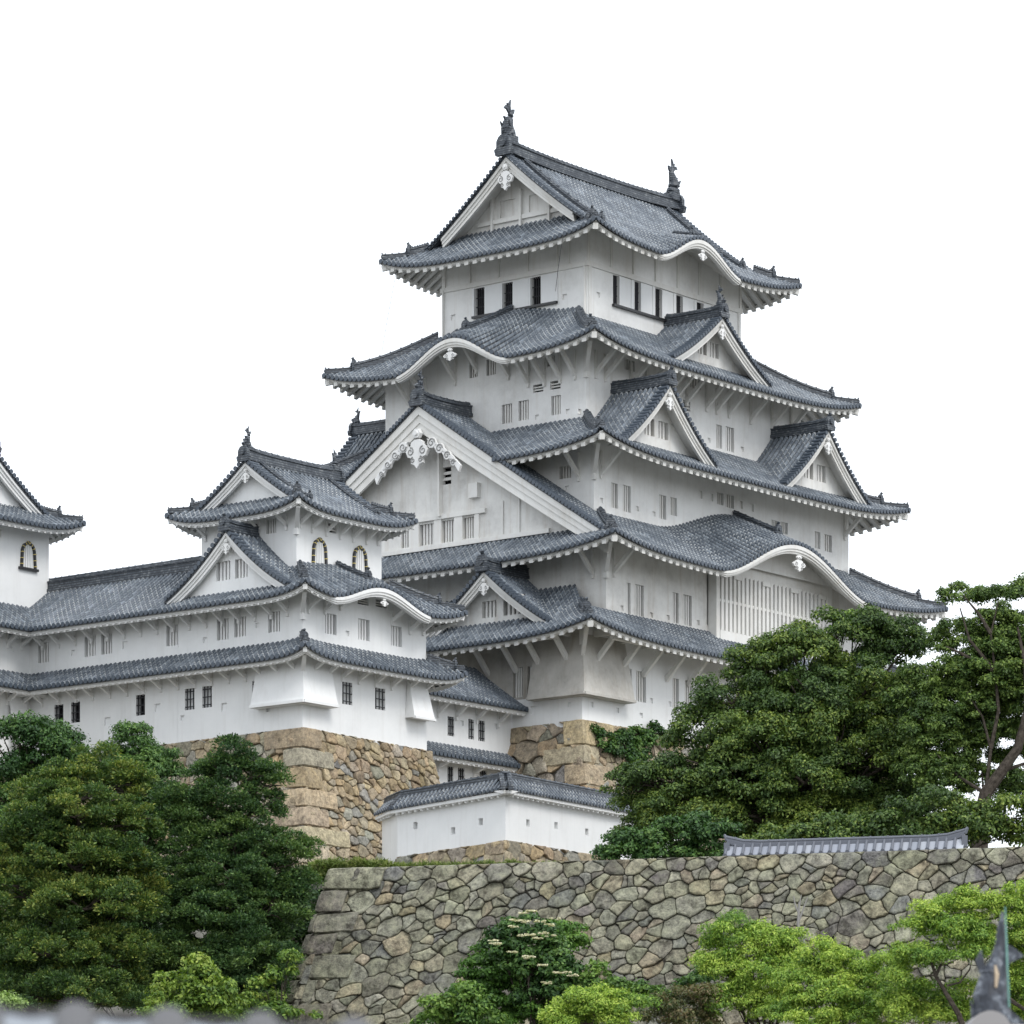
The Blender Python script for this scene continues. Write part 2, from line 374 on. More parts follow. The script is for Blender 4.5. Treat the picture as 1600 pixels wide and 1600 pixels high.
def roof_build(R, root, white=False, hips=('WS', 'ES', 'WN', 'EN'), hip_r0=1.1, hip_top=None, fas=.15, raf=.58, s=1.0, label=None, rafw=.25, ridges=True):
    trim = M['trimw'] if white else M['trim']
    mb = MB()
    for sd in R.sides.values(): side_tiles(mb, sd)
    ro = mb.build('roof', [M['rib'], M['pan'], M['cap']], None, root)
    if label: ro['label'] = label
    for sd, (g0, g1) in [(sd, sg) for sd in R.sides.values() for sg in getattr(sd, 'segs', [(sd.s0, sd.s1)])]:
        fb = MB(); rb = MB()
        # eave board that follows the eave, swelling into the curved gable board over the bump
        a0 = g0+(.12 if sd.hip[0] and g0 == sd.s0 else 0); a1 = g1-(.12 if sd.hip[1] and g1 == sd.s1 else 0)
        rings = []
        for q in samples(sd, a0, a1, .3):
            bf = sd.bumpf(q); ex = 0.0
            if sd.bp:
                x = abs(q-sd.bp[0])/sd.bp[1]; ex = 1.0 if x < .92 else max(0, 1-(x-.92)/.05)
            h = fas+ex*(.12+.10*bf)*min(1.3, sd.bp[2] if sd.bp else 1); o = .12-.16*ex
            z0 = -.11
            rings.append([sd.pt(q, .0+o, z0), sd.pt(q, .0+o, z0-h*.45), sd.pt(q, .05+o, z0-h*.47), sd.pt(q, .05+o, z0-h*.75), sd.pt(q, .12+o, z0-h*.77), sd.pt(q, .12+o, z0-h), sd.pt(q, .30, z0-h), sd.pt(q, .30, z0)])
            rr = rings[-1]; base = sd.pt(q, 0)[2]
            zz = sd.Z(q, 0); rings[-1] = [(x_, y_, zz+dz_) for (x_, y_, _), dz_ in zip(rr, (z0, z0-h*.45, z0-h*.47, z0-h*.75, z0-h*.77, z0-h, z0-h, z0))]
        fb.loft(rings, 0, closed=True, cap0=True, cap1=True)
        # soffit
        qs = samples(sd, g0, g1, .35); ov = sd.ovh+.12
        def rl(q, r):
            lim = 99
            if sd.hip[0]: lim = min(lim, max(q-sd.s0, 0))
            if sd.hip[1]: lim = min(lim, max(sd.s1-q, 0))
            return min(r, lim)
        rings = [[sd.pt(q, rl(q, .2), -.16), sd.pt(q, rl(q, ov*.5), -.2), sd.pt(q, rl(q, ov), -.22)] for q in qs]
        fb.loft(rings, 0)
        # rafters
        n = int((g1-g0)/raf)
        for i in range(n+1):
            q = g0+.25+(g1-g0-.5)*i/n
            r1 = rl(q, ov); r0 = .15 if not (sd.bp and abs(q-sd.bp[0]) < sd.bp[1]) else .3
            if r1-r0 < .15: r1 = r0+.15
            hh = rafw*.85; ww = rafw*1.05; pts = [r0, (r0+r1)/2, r1]; rings = []
            for r in pts:
                z = sd.Z(q, r)-.12-fas*(1 if r == r0 else .6)
                if sd.bp and abs(q-sd.bp[0]) < sd.bp[1]*.93 and r == r0: z -= .02
                x, y, _ = sd.pt(q, r)
                wx, wy = ((1, 0) if sd.k in 'SN' else (0, 1))
                rings.append([(x-wx*ww/2, y-wy*ww/2, z), (x+wx*ww/2, y+wy*ww/2, z), (x+wx*ww/2, y+wy*ww/2, z-hh), (x-wx*ww/2, y-wy*ww/2, z-hh)])
            rb.loft(rings, 0, closed=True, cap0=True, cap1=True)
        fb.build('eave_board', trim, ro, root); rb.build('rafters', trim, ro, root)
    for h in hips:                            # corner beam under each hip
        rb = MB()
        sx = -1 if h[0] == 'W' else 1; sy = -1 if h[1] == 'S' else 1
        def P(r, dz):
            return (R.x0+r if sx < 0 else R.x1-r, R.y0+r if sy < 0 else R.y1-r, R.ze+R.al*r+R.be*r*r+R.L*max(0, 1-r/R.rl)**2+dz)
        ov = list(R.sides.values())[0].ovh
        rb.beam(P(.12, -.42*s-.02), P(ov, -.5*s), .26*s, .30*s); rb.build('corner_beam', trim, ro, root)
    if ridges:
        for h in hips:
            sx = -1 if h[0] == 'W' else 1; sy = -1 if h[1] == 'S' else 1
            wr = min(sd.wall_r for k, sd in R.sides.items() if k in h)
            hip_ridge(R, sx, sy, root, ro, hip_r0, hip_top or wr, s)
    return ro
def bump_ridge(R, k, root, parent, r0, r1, s=.9):
    """ridge along the crown of a curved gable, with its end tile"""
    sd = R.sides[k]; c = sd.bp[0]; mb = MB()
    ridge_loft(mb, [sd.pt(c, r0+(r1-r0)*i/6, .06) for i in range(7)], .32*s, .3*s)
    d = {'S': (0, -1), 'N': (0, 1), 'W': (-1, 0), 'E': (1, 0)}[k]
    onigawara(mb, sd.pt(c, r0, .1), d, .9*s)
    mb.build('gable_ridge', M['ridge'], parent, root)
def pendant_mesh(mb, pl, s=1.0, wings=False, m=0):
    """carved gable pendant: hexagonal boss, lobed body; wings of scrolls on the great gable"""
    out = [(0, -.62), (.10, -.50), (.22, -.46), (.20, -.30), (.34, -.26), (.42, -.10), (.34, .04), (.24, .06), (.22, .16), (.10, .24),
           (-.10, .24), (-.22, .16), (-.24, .06), (-.34, .04), (-.42, -.10), (-.34, -.26), (-.20, -.30), (-.22, -.46), (-.10, -.50)]
    mb.extrude([(x*s, y*s) for x, y in out], pl, 0, .12*s, m)
    mb.extrude([(.15*s*math.cos(t), (.42+.15*math.sin(t))*s) for t in [2*math.pi*k/6 for k in range(6)]], pl, .0, .14*s, m)
    mb.extrude([(.07*s*math.cos(t), (.42+.07*math.sin(t))*s) for t in [2*math.pi*k/8 for k in range(8)]], pl, .14*s, .2*s, m)
    def curl(cx, cy, r, sg, t0=0):
        pts = []
        for i in range(15):
            t = t0+sg*i/14*math.pi*2.6; rr = r*(1-.78*i/14); pts.append(pl((cx+rr*math.cos(t))*s, (cy+rr*math.sin(t))*s, (.122 if abs(cx) < .4 else .102)*s))
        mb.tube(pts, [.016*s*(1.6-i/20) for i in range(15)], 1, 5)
    for sg in (-1, 1):
        curl(sg*.24, -.1, .13, sg, math.pi/2); curl(sg*.14, -.36, .09, -sg, math.pi/2)
        if wings:
            for i, (x, y, r) in enumerate([(.55, .08, .17), (.85, -.12, .16), (1.14, -.36, .14), (1.38, -.60, .11)]):
                mb.extrude([((sg*x+r*.95*math.cos(t))*s, (y+r*.95*math.sin(t))*s) for t in [2*math.pi*k/10 for k in range(10)]], pl, 0, .10*s, m)
                mb.extrude([(sg*(x-.2)*s, (y+.14)*s), (sg*(x+.0)*s, (y-.02)*s), (sg*(x+.2)*s, (y-.30)*s), (sg*(x+.27)*s, (y-.12)*s), (sg*(x+.06)*s, (y+.10)*s)], pl, 0, .09*s, m)
                curl(sg*x, y, r*.8, sg, math.pi)
def gmap(o, c, f):
    """(w across, q inwards, z) -> castle frame for a gable that faces o, ridge at c, verge plane at f"""
    return {'W': lambda w, q, z: (f+q, c+w, z), 'E': lambda w, q, z: (f-q, c-w, z),
            'S': lambda w, q, z: (c+w, f+q, z), 'N': lambda w, q, z: (c-w, f-q, z)}[o]
def gable(root, o, c, f, zfun, W, wq, base, white=False, pend=.9, wings=False, bh=.55, wins=(), under=None, length=None, ridge_to=None,
          ridge=True, name='gable', barge_W=None, ridge_s=1.0, posts=False, finial=False, fin_s=1.0, wall_holes=()):
    """a gable end: verge tiles, layered bargeboard, plaster wall, pendant; with length it also carries its own tiled slopes"""
    g = gmap(o, c, f); mb = MB()
    dirv = {'W': (-1, 0), 'E': (1, 0), 'S': (0, -1), 'N': (0, 1)}[o]; side_dir = (0, 1) if o in 'WE' else (1, 0)
    if length:
        nq = int(length/ROW)
        for i in range(nq+1):
            q = .5+i*ROW
            for sg in (-1, 1):
                ws = [W*j/int(W*1.25/TL) for j in range(int(W*1.25/TL)+1)]
                pts = []
                for w in ws:
                    p = g(sg*w, q, zfun(w)+.02)
                    if under and under(p[0], p[1]) > p[2]+.22: break
                    pts.append(p)
                if len(pts) < 2: continue
                a = [g(sg*w, q-ROW/2, zfun(w)) for w in ws[:len(pts)]]; b = [g(sg*w, q+ROW/2, zfun(w)) for w in ws[:len(pts)]]
                for j in range(len(pts)-1):
                    mb.face([a[j], b[j], b[j+1], a[j+1]], 1, [(i+.1, j), (i+.9, j), (i+.9, j+.98), (i+.1, j+.98)])
                rib(mb, list(reversed(pts)), side_dir if False else ((1, 0) if o in 'WE' else (0, 1)), i, cap=True)
    # verge: short ribs laid across the edge, discs outwards
    n = int(W*1.3/.27)
    wl_ = [W*(j+.5)/n for j in range(n)]
    for sg in (-1, 1):
        for j, w in enumerate(wl_):
            z = zfun(w)+.09
            sl = (zfun(w+.05)-zfun(w))/.05; ll = math.hypot(1, sl); t = (sg/ll, sl/ll)    # along-slope unit in (w, z)
            nn = (-t[1]*sg if sg > 0 else t[1]*1, 1/ll)
            nw, nz = (-sl/ll*sg, 1/ll)
            rad = .10; rings = []
            for q, k in ((-.09, 1.15), (-.03, 1.15), (-.03, 1), (.52, .95)):
                rings.append([g(sg*w+(t[0]*math.cos(a_)+nw*math.sin(a_))*rad*k, q, z+(t[1]*math.cos(a_)+nz*math.sin(a_))*rad*k) for a_ in [2*math.pi*i/8 for i in range(8)]])
            mb.loft(rings, 2, closed=True, cap0=True, cap1=True, uvs=[(j+.5, .5)]*4)
        rings = [[g(sg*w, -.02, zfun(w)-.10), g(sg*w, -.02, zfun(w)+.06), g(sg*w, .55, zfun(w)+.06), g(sg*w, .55, zfun(w)-.10)] for w in [W*j/14 for j in range(15)]]
        mb.loft(rings, 1, closed=True, cap0=True, cap1=True, uvs=[(1.5, .5)]*15)
    go = mb.build(name, [M['rib'], M['pan'], M['cap']], None, root)
    trim = M['trimw'] if white else M['trim']; wm = M['white'] if white else M['worn_shaded']  # gable wall shading comes partly from this darker plaster colour
    # bargeboards, three stepped layers
    bb = MB(); BW = barge_W or W
    for sg in (-1, 1):
        for (q0, q1, t0, t1) in ((.03, .20, .10, .10+bh*.36), (.12, .28, .10, .10+bh*.72), (.18, .34, .10, .10+bh*1.12)):
            rings = []
            for j in range(21):
                w = BW*j/20; z = zfun(w); k = 1.12-.25*j/20
                rings.append([g(sg*w, q0, z-t0), g(sg*w, q0, z-t1*k), g(sg*w, q1, z-t1*k), g(sg*w, q1, z-t0)])
            bb.loft(rings, 0, closed=True, cap0=True, cap1=True)
        rings = [[g(sg*w, .15, zfun(w)-.1), g(sg*w, wq+.1, zfun(w)-.14)] for w in [BW*j/12 for j in range(13)]]
        bb.loft(rings, 0)
    bb.build('bargeboard', trim, go, root)
    # gable wall
    Ww = W
    while Ww > .3 and zfun(Ww)-.2 < base: Ww -= .05
    fixed = {'W': f+wq, 'E': f-wq, 'S': f+wq, 'N': f-wq}[o]
    wb = MB()
    wall_panel(wb, o, fixed, c-Ww, c+Ww, base-.5, lambda q: max(base-.4, zfun(abs(q-c))-.16), [(a0, a1, z0, z1) for a0, a1, z0, z1, *_ in wins]+list(wall_holes), st=.3)
    if posts:
        def pl(x, y, d): return g(x, wq-d, y)
        zt = base+(zfun(0)-base)*.42
        wb.beam(g(-Ww*.62, wq-.05, zt), g(Ww*.62, wq-.05, zt), .14, .32); wb.beam(g(-Ww*.8, wq-.04, base+.12), g(Ww*.8, wq-.04, base+.12), .14, .24)
        wb.beam(g(0, wq-.04, base), g(0, wq-.04, zfun(0)-.8), .26, .12)
        for x in (-.36, .36): wb.beam(g(Ww*x, wq-.04, base), g(Ww*x, wq-.04, zt), .2, .1)
    wb.build('gable_wall', wm, go, root)
    for w_ in wins: window(root, go, o, fixed, *w_)
    if pend:
        pb = MB(); zt = zfun(0)-bh*(1.0 if not wings else 1.35)-.12-.42*pend
        pendant_mesh(pb, lambda x, y, d: g(x if o in 'WS' else x, .10-d, zt+y), pend, wings)
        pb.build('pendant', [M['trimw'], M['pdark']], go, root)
    if ridge:
        rg = MB(); L = ridge_to if ridge_to else length
        k = 8
        ridge_loft(rg, [g(0, L*i/k-.02, zfun(0)+.02+.10*abs(2*i/k-1)**3*ridge_s) for i in range(k+1)], .42*ridge_s, .5*ridge_s)
        p = g(0, -.02, zfun(0)+.08); onigawara(rg, p, dirv, 1.15*ridge_s, True)
        rg.build('ridge', M['ridge'], go, root)
    if finial: fish(root, go, g(0, .25, zfun(0)+.62*ridge_s), dirv, fin_s)
    return go
def fish(root, parent, p, d, s):
    """dolphin-like roof fish: head biting the ridge, arched scaly body, split tail fins thrown up"""
    mb = MB(); dx, dy = d
    def P(x, z, y=0): return (p[0]+dx*x*s-dy*y*s, p[1]+dy*x*s+dx*y*s, p[2]+z*s)
    mb.box((p[0]-.30*s, p[1]-.30*s, p[2]-.35*s), (p[0]+.30*s, p[1]+.30*s, p[2]+.06*s))
    cl = [(-.02, 0), (.10, .18), (.16, .42), (.12, .66), (.02, .88), (-.06, 1.06), (-.05, 1.22), (.04, 1.36)]
    mb.tube([P(x, z) for x, z in cl], [.32*s, .36*s, .32*s, .26*s, .20*s, .15*s, .11*s, .06*s], 0, 10)
    for i in range(7):                           # back fin spikes
        t = i/6*5.4; a = int(t); f = t-a; x = cl[a][0]*(1-f)+cl[a+1][0]*f; z = cl[a][1]*(1-f)+cl[a+1][1]*f
        r = .26-.028*t
        mb.extrude([(x-r+.04, z-.08), (x-r-.14, z+.10), (x-r+.03, z+.08)], lambda u, v, w: P(u, v, w), -.03, .03)
    fins = [[(-.10, 1.05), (.02, 1.02), (.10, 1.30), (.05, 1.62), (-.06, 1.80), (-.03, 1.50)],
            [(-.02, 1.10), (.10, 1.16), (.24, 1.30), (.42, 1.32), (.30, 1.48), (.12, 1.42)],
            [(-.12, 1.02), (-.02, 1.16), (-.16, 1.36), (-.34, 1.40), (-.30, 1.22)],
            [(.18, .62), (.30, .70), (.46, .92), (.28, .90), (.12, .80)],
            [(.02, 1.3), (.12, 1.36), (.2, 1.6), (.1, 1.56)]]
    for o in fins: mb.extrude(o, lambda u, v, w: P(u, v, w), -.05, .05)
    for sg in (-1, 1): mb.extrude([(.05, .30), (.30, .52), (.40, .74), (.14, .60)], lambda u, v, w: P(u, v, w+sg*.26), -.03, .03)
    mb.tube([P(.12, .02), P(.36, .06), P(.42, .16)], [.20*s, .15*s, .06*s], 0, 8)
    mb.tube([P(.10, -.12), P(.30, -.12)], [.18*s, .08*s], 0, 8)
    mb.build('fish_finial', M['ridge'], parent, root, smooth=False)
# ------------------------------------------------------------------ walls and windows
def spt(side, fixed, s, z, out=0.0):
    return {'W': (fixed-out, s, z), 'E': (fixed+out, s, z), 'S': (s, fixed-out, z), 'N': (s, fixed+out, z)}[side]
def wall_panel(mb, side, fixed, s0, s1, z0, top, openings, st=.7, depth=.32):
    cuts = {s0, s1}; n = int((s1-s0)/st)+1
    for i in range(n): cuts.add(s0+(s1-s0)*i/n)
    zc = {z0}
    for o in openings:
        for q in o[:2]:
            if s0 < q < s1: cuts.add(q)
        for z in o[2:4]: zc.add(z)
    cuts = sorted(cuts); zc = sorted(zc)
    for a, b in zip(cuts[:-1], cuts[1:]):
        if b-a < 1e-5: continue
        m_ = (a+b)/2; ta, tb = top(a), top(b)
        for i, za in enumerate(zc):
            zb = zc[i+1] if i+1 < len(zc) else None
            z1a = min(zb, ta) if zb is not None else ta; z1b = min(zb, tb) if zb is not None else tb
            if z1a <= za+1e-4 and z1b <= za+1e-4: continue
            z1a = max(z1a, za); z1b = max(z1b, za)
            if zb is not None and any(o[0] < m_ < o[1] and o[2] < (za+zb)/2 < o[3] for o in openings): continue
            mb.face([spt(side, fixed, a, za), spt(side, fixed, b, za), spt(side, fixed, b, z1b), spt(side, fixed, a, z1a)])
    for o in openings:
        a, b, za, zb = o[:4]; dp = o[4] if len(o) > 4 else depth
        for (p, q) in (((a, za), (a, zb)), ((a, zb), (b, zb)), ((b, zb), (b, za)), ((b, za), (a, za))):
            mb.face([spt(side, fixed, *p), spt(side, fixed, *q), spt(side, fixed, *q, -dp), spt(side, fixed, *p, -dp)])
        if len(o) > 4: mb.face([spt(side, fixed, a, za, -dp), spt(side, fixed, b, za, -dp), spt(side, fixed, b, zb, -dp), spt(side, fixed, a, zb, -dp)])
def window(root, parent, side, fixed, a, b, z0, z1, kind='bars', n=3):
    mb = MB(); d = .34 if kind != 'grille_white' else .24
    mb.face([spt(side, fixed, a-.04, z0-.04, -d), spt(side, fixed, b+.04, z0-.04, -d), spt(side, fixed, b+.04, z1+.04, -d), spt(side, fixed, a-.04, z1+.04, -d)])
    w = mb.build('window', M['dark'] if kind != 'grille_white' else M['shutter'], parent, root)
    bb = MB(); W = b-a
    if kind == 'bars':                            # thick plastered vertical bars
        bw = W/(2*n+1)*.92
        for i in range(n):
            s = a+W*(i+1)/(n+1)
            lo = spt(side, fixed, s-bw/2, z0, -.20); hi = spt(side, fixed, s+bw/2, z1, -.09)
            bb.box([min(x, y) for x, y in zip(lo, hi)], [max(x, y) for x, y in zip(lo, hi)])
        fr = .06
        mtl = M['trimw'] if parent.name.startswith(('small', 'far', 'link')) or root.white else M['trim']
    elif kind == 'slats':
        for i in range(2):
            z = z0+(z1-z0)*(i+1)/3
            bb.beam(spt(side, fixed, a, z, -.12), spt(side, fixed, b, z, -.12), .1, (z1-z0)/6)
        mtl = M['trim']
    elif kind == 'iron':                          # top storey: dark vertical rods
        for i in range(n):
            s = a+W*(i+1)/(n+1); bb.beam(spt(side, fixed, s, z0, -.1), spt(side, fixed, s, z1, -.1), .045, .045)
        for z in (z0+(z1-z0)*.33, z0+(z1-z0)*.66): bb.beam(spt(side, fixed, a, z, -.12), spt(side, fixed, b, z, -.12), .04, .04)
        mtl = M['iron']
    else:                                         # iron grille in front of a white or dark shutter
        for i in range(n):
            s = a+W*(i+.5)/n; bb.beam(spt(side, fixed, s, z0, -.06), spt(side, fixed, s, z1, -.06), .042, .042)
        for i in range(3):
            z = z0+(z1-z0)*(i*.36+.14); bb.beam(spt(side, fixed, a, z, -.04), spt(side, fixed, b, z, -.04), .036, .045)
        mtl = M['iron']
    bb.build('bars', mtl, w, root)
    return w
def storey(root, rect, z0, roof, ovh, wins, mtl, holes=(), name='wall', sides='WSEN', zmax=None, extra=None):
    """plaster walls of one storey; their tops follow the underside of the roof above"""
    x0, y0, x1, y1 = rect; mb = MB()
    rng_ = {'W': (x0, y0, y1), 'E': (x1, y0, y1), 'S': (y0, x0, x1), 'N': (y1, x0, x1)}
    for k in sides:
        fx, a, b = rng_[k]
        sd = roof.sides.get(k) if roof else None
        if sd: top = lambda q, sd=sd: min(sd.Z(q, ovh)-.12, zmax or 1e9)
        else: top = lambda q: zmax if zmax else roof.ze+roof.al*ovh
        ops = [(w[1], w[2], w[3], w[4]) for w in wins if w[0] == k]+[(h[1], h[2], h[3], h[4], .10) for h in holes if h[0] == k]
        wall_panel(mb, k, fx, a, b, z0, top, ops)
    o = mb.build(name, mtl, None, root)
    for w in wins:
        fx = rng_[w[0]][0]; window(root, root.o, w[0], fx, *w[1:])
    return o
def WW(a, l, r, t, b, kind='bars', n=3):       # window of a west wall measured on the photo
    bl, br = PW(a, l)[0], PW(a, r)[0]; m = (l+r)/2
    return ('W', br, bl, PW(a, m, b)[1], PW(a, m, t)[1], kind, n)
def WS(bb, l, r, t, b, kind='bars', n=3):
    al, ar = PS(bb, l)[0], PS(bb, r)[0]; m = (l+r)/2
    return ('S', al, ar, PS(bb, m, b)[1], PS(bb, m, t)[1], kind, n)
def HW(a, px, py, w=.26, h=.26): b, z = PW(a, px, py); return ('W', b-w/2, b+w/2, z-h/2, z+h/2)
def HS(b, px, py, w=.26, h=.26): a, z = PS(b, px, py); return ('S', a-w/2, a+w/2, z-h/2, z+h/2)
def struts(root, parent, roof, k, fixed, lst, ovh, out=1.2, drop=1.25, w=.17, mtl=None):
    sd = roof.sides[k]
    for s in lst:
        zt = sd.Z(s, ovh-out)-.40; zw = sd.Z(s, ovh)-.40
        mb = MB()
        mb.beam(spt(side=k, fixed=fixed, s=s, z=zt-drop, out=-.04), spt(k, fixed, s, zt-.06, out), w, w*1.25)
        mb.beam(spt(k, fixed, s, zt-drop-.18, .05), spt(k, fixed, s, min(zt, zw), .05), w*.9, .12)
        mb.build('strut', mtl or M['trim'], root.o, root)
def corner_strut(root, roof, ax, by, ovh, out, drop, mtl):
    mb = MB(); r = ovh-out
    z = roof.ze+roof.al*r+roof.L*max(0, 1-r/roof.rl)**2-.55
    mb.beam((ax+.02, by+.02, z-drop), (ax-out, by-out, z), .2, .24); mb.beam((ax-.04, by-.04, z-drop-.3), (ax-.04, by-.04, z), .22, .22)
    mb.build('strut', mtl, root.o, root)
def drop_box(root, x0, y0, bW, aS, zt, zb, out, mtl, one=None):
    """flared stone-dropping bay at a corner (or on one face)"""
    mb = MB()
    if one is None:
        T = [(x0-.04, bW, zt), (x0-.04, y0-.04, zt), (aS, y0-.04, zt)]
        B = [(x0-out, bW+.12, zb), (x0-out, y0-out, zb), (aS+.12, y0-out, zb)]
        mb.face([T[0], T[1], B[1], B[0]]); mb.face([T[1], T[2], B[2], B[1]])
        mb.face([T[0], B[0], (x0, bW+.12, zb)]); mb.face([T[2], B[2], (aS+.12, y0, zb)])
        for p, q in ((B[0], B[1]), (B[1], B[2])): mb.beam((p[0], p[1], p[2]-.03), (q[0], q[1], q[2]-.03), .16, .14)
        mb.face([(x0-out+.06, bW+.1, zb-.11), (x0-out+.06, y0-out+.06, zb-.11), (x0, y0, zb-.11), (x0, bW+.1, zb-.11)])
        mb.face([(x0-out+.06, y0-out+.06, zb-.11), (aS+.1, y0-out+.06, zb-.11), (aS+.1, y0, zb-.11), (x0, y0, zb-.11)])
    else:
        a0, a1 = one; T = [(a0+.1, y0-.04, zt), (a1-.1, y0-.04, zt)]; B = [(a0-.05, y0-out, zb), (a1+.05, y0-out, zb)]
        mb.face([T[0], T[1], B[1], B[0]]); mb.face([T[0], B[0], (a0-.05, y0, zb)]); mb.face([T[1], B[1], (a1+.05, y0, zb)])
        mb.beam(B[0], B[1], .14, .12); mb.face([B[0], B[1], (a1, y0, zb), (a0, y0, zb)])
    mb.build('drop_bay', mtl, root.o, root)
def kato_window(root, side, fixed, s, z, w=.85, h=1.5):
    """bell shaped window with black lacquer frame and gilt mounts"""
    hw = w/2
    out = [(-hw, 0), (-hw*.92, h*.45), (-hw*.86, h*.70), (-hw*.62, h*.86), (-hw*.25, h*.93), (0, h), (hw*.25, h*.93), (hw*.62, h*.86), (hw*.86, h*.70), (hw*.92, h*.45), (hw, 0)]
    g = lambda x, y, d: spt(side, fixed, s+x, z+y, d)
    wb = MB(); wb.extrude(out, g, -.02, .02); w_ = wb.build('bell_window', M['shutter'], root.o, root)
    fb = MB(); gd = MB()
    for (p, q) in zip(out[:-1], out[1:]):
        fb.beam(g(*p, .06), g(*q, .06), .12, .12)
        L = math.hypot(q[0]-p[0], q[1]-p[1]); n = max(1, int(L/.28))
        for i in range(n):
            t = (i+.5)/n; c = (p[0]+(q[0]-p[0])*t, p[1]+(q[1]-p[1])*t); e = (c[0]+(q[0]-p[0])/L*.035, c[1]+(q[1]-p[1])/L*.035)
            gd.beam(g(*c, .08), g(*e, .08), .135, .135)
    fb.beam(g(-hw-.18, -.05, .08), g(hw+.18, -.05, .08), .14, .12)
    vb = MB()
    for x in (-.16, 0, .16): vb.beam(g(x, .02, .05), g(x, h*.86, .05), .07, .07)
    fb.build('frame', M['lacquer'], w_, root); gd.build('gilt_mounts', M['gold'], w_, root); vb.build('bars', M['trimw'], w_, root)
# ------------------------------------------------------------------ the great keep
K = Root('castle_keep', (-8, -5.8, 29.4), True, 'towering white main keep with five tiers of grey tiled roofs', 'castle keep')
OV = 2.4
R5 = Roof(-2.4, -2.4, 16.2, 12.25, 55.62, .60, .021, .72, 4.2)
R5.side('W', 3.3, ovh=OV); R5.side('E', 3.3, ovh=OV)
R5.side('S', 7.32, ovh=OV, ext=[(-.7, 14.5, 7.32)], bumpd=(6.9, 3.75, 1.45, .0, 3.4))
R5.side('N', 7.32, ovh=OV, ext=[(-.7, 14.5, 7.32)], bumpd=(6.9, 3.75, 1.45, .0, 3.4))
R4 = Roof(-5.2, -4.45, 19.0, 13.85, 49.2, .58, .013, .75, 4.5)
R4.side('W', 5.2, ovh=OV, bumpd=(5.0, 3.9, 1.55, .3, 5.2)); R4.side('S', 4.45, ovh=OV); R4.side('E', 5.2, ovh=OV); R4.side('N', 4.0, ovh=OV)
R3 = Roof(-7.1, -6.4, 20.95, 16.2, 43.5, .53, .012, .75, 5)
w_ = R3.side('W', 4.3, ovh=OV); w_.segs = [(-6.4, .75), (10.65, 16.2)]; w_.under = lambda x, y: 38.05+.62*(13.8-abs(y-5.7))+.0022*(13.8-abs(y-5.7))**2; R3.side('S', 4.35, ovh=OV); R3.side('E', 4.35, ovh=OV); R3.side('N', 4.6, ovh=OV)
R2 = Roof(-8.3, -8.1, 22.1, 19.5, 38.05, .62, .0022, .72, 5)
R2.side('W', 2.4, ovh=OV); R2.side('E', 3.7, ovh=OV)
R2.side('S', 4.13, ovh=OV, ext=[(-7.0, -4.7, 13.8), (-4.7, -2.9, 13.8)], bumpd=(7.6, 7.0, 2.25, .68, 4.1))
R2.side('N', 5.5, ovh=OV, ext=[(-7.0, -2.9, 13.8)])
R1 = Roof(-10.4, -8.2, 22.3, 17.5, 33.55, .66, .012, .7, 5)
R1.side('W', 4.5, ovh=OV); R1.side('S', 2.5, ovh=OV); R1.side('E', 2.6, ovh=OV)
KC = 5.7
# openings
W5 = [WW(0, 742, 758, 449.6, 493, 'iron', 4), WW(0, 786, 802, 441.5, 485.6, 'iron', 4), WW(0, 830, 846, 432.5, 476.6, 'iron', 4),
      WS(0, 957.8, 966.8, 430.3, 476, 'iron', 4), WS(0, 991.6, 1000.4, 440.6, 485.6, 'iron', 4), WS(0, 1024, 1033.4, 451.4, 495.5, 'iron', 4), WS(0, 1056.8, 1065.8, 462, 507, 'iron', 4), WS(0, 1089, 1098, 473, 518, 'iron', 4)]
W4 = [WW(-2.8, 733.5, 746.5, 565, 590, 'bars', 3), WW(-2.8, 760, 775, 561, 586, 'bars', 3), WW(-2.8, 832.6, 848.9, 600.4, 612.7, 'slats'), WW(-2.8, 859.6, 875.8, 594.9, 607.9, 'slats'),
      WW(-2.8, 861, 876, 618, 648), WW(-2.8, 784, 800, 631.6, 661.5), WW(-2.8, 810, 826, 625.7, 656.6), WW(-2.8, 855, 867, 556, 572, 'bars', 2),
      WS(-2.05, 1067.5, 1078.7, 626, 642, 'slats'), WS(-2.05, 1118.9, 1128.2, 663.9, 700.6), WS(-2.05, 1133.9, 1147, 667.6, 705.5), WS(-2.05, 1078.7, 1095.6, 592, 607), WS(-2.05, 976, 992, 562, 579)]
W3 = [WW(-4.64, 874, 892, 728, 747.6), WS(-3.97, 955, 965.5, 755, 794, 'bars', 2), WS(-3.97, 973, 985.7, 758.7, 800), WS(-3.97, 1030, 1041, 773.7, 811, 'bars', 2), WS(-3.97, 1046.9, 1058, 777.5, 805.6),
      WS(-3.97, 1120, 1130.5, 770, 788.7), WS(-3.97, 1133.9, 1147, 773, 793.6), WS(-3.97, 1205, 1215, 813, 830), WS(-3.97, 1220, 1231, 816, 834), WS(-3.97, 1273, 1282, 831, 857), WS(-3.97, 1287.6, 1300, 835.6, 862)]
W2 = [WS(-5.7, 978.8, 985.5, 910.8, 958.8, 'bars', 1), WS(-5.7, 992.6, 1006, 913.8, 962.5), WS(-5.7, 1050.8, 1060.5, 926, 973.8, 'bars', 2), WS(-5.7, 1067.6, 1081, 929.9, 977.5), WS(-5.7, 1104.5, 1119, 899, 978, 'bars', 2)]
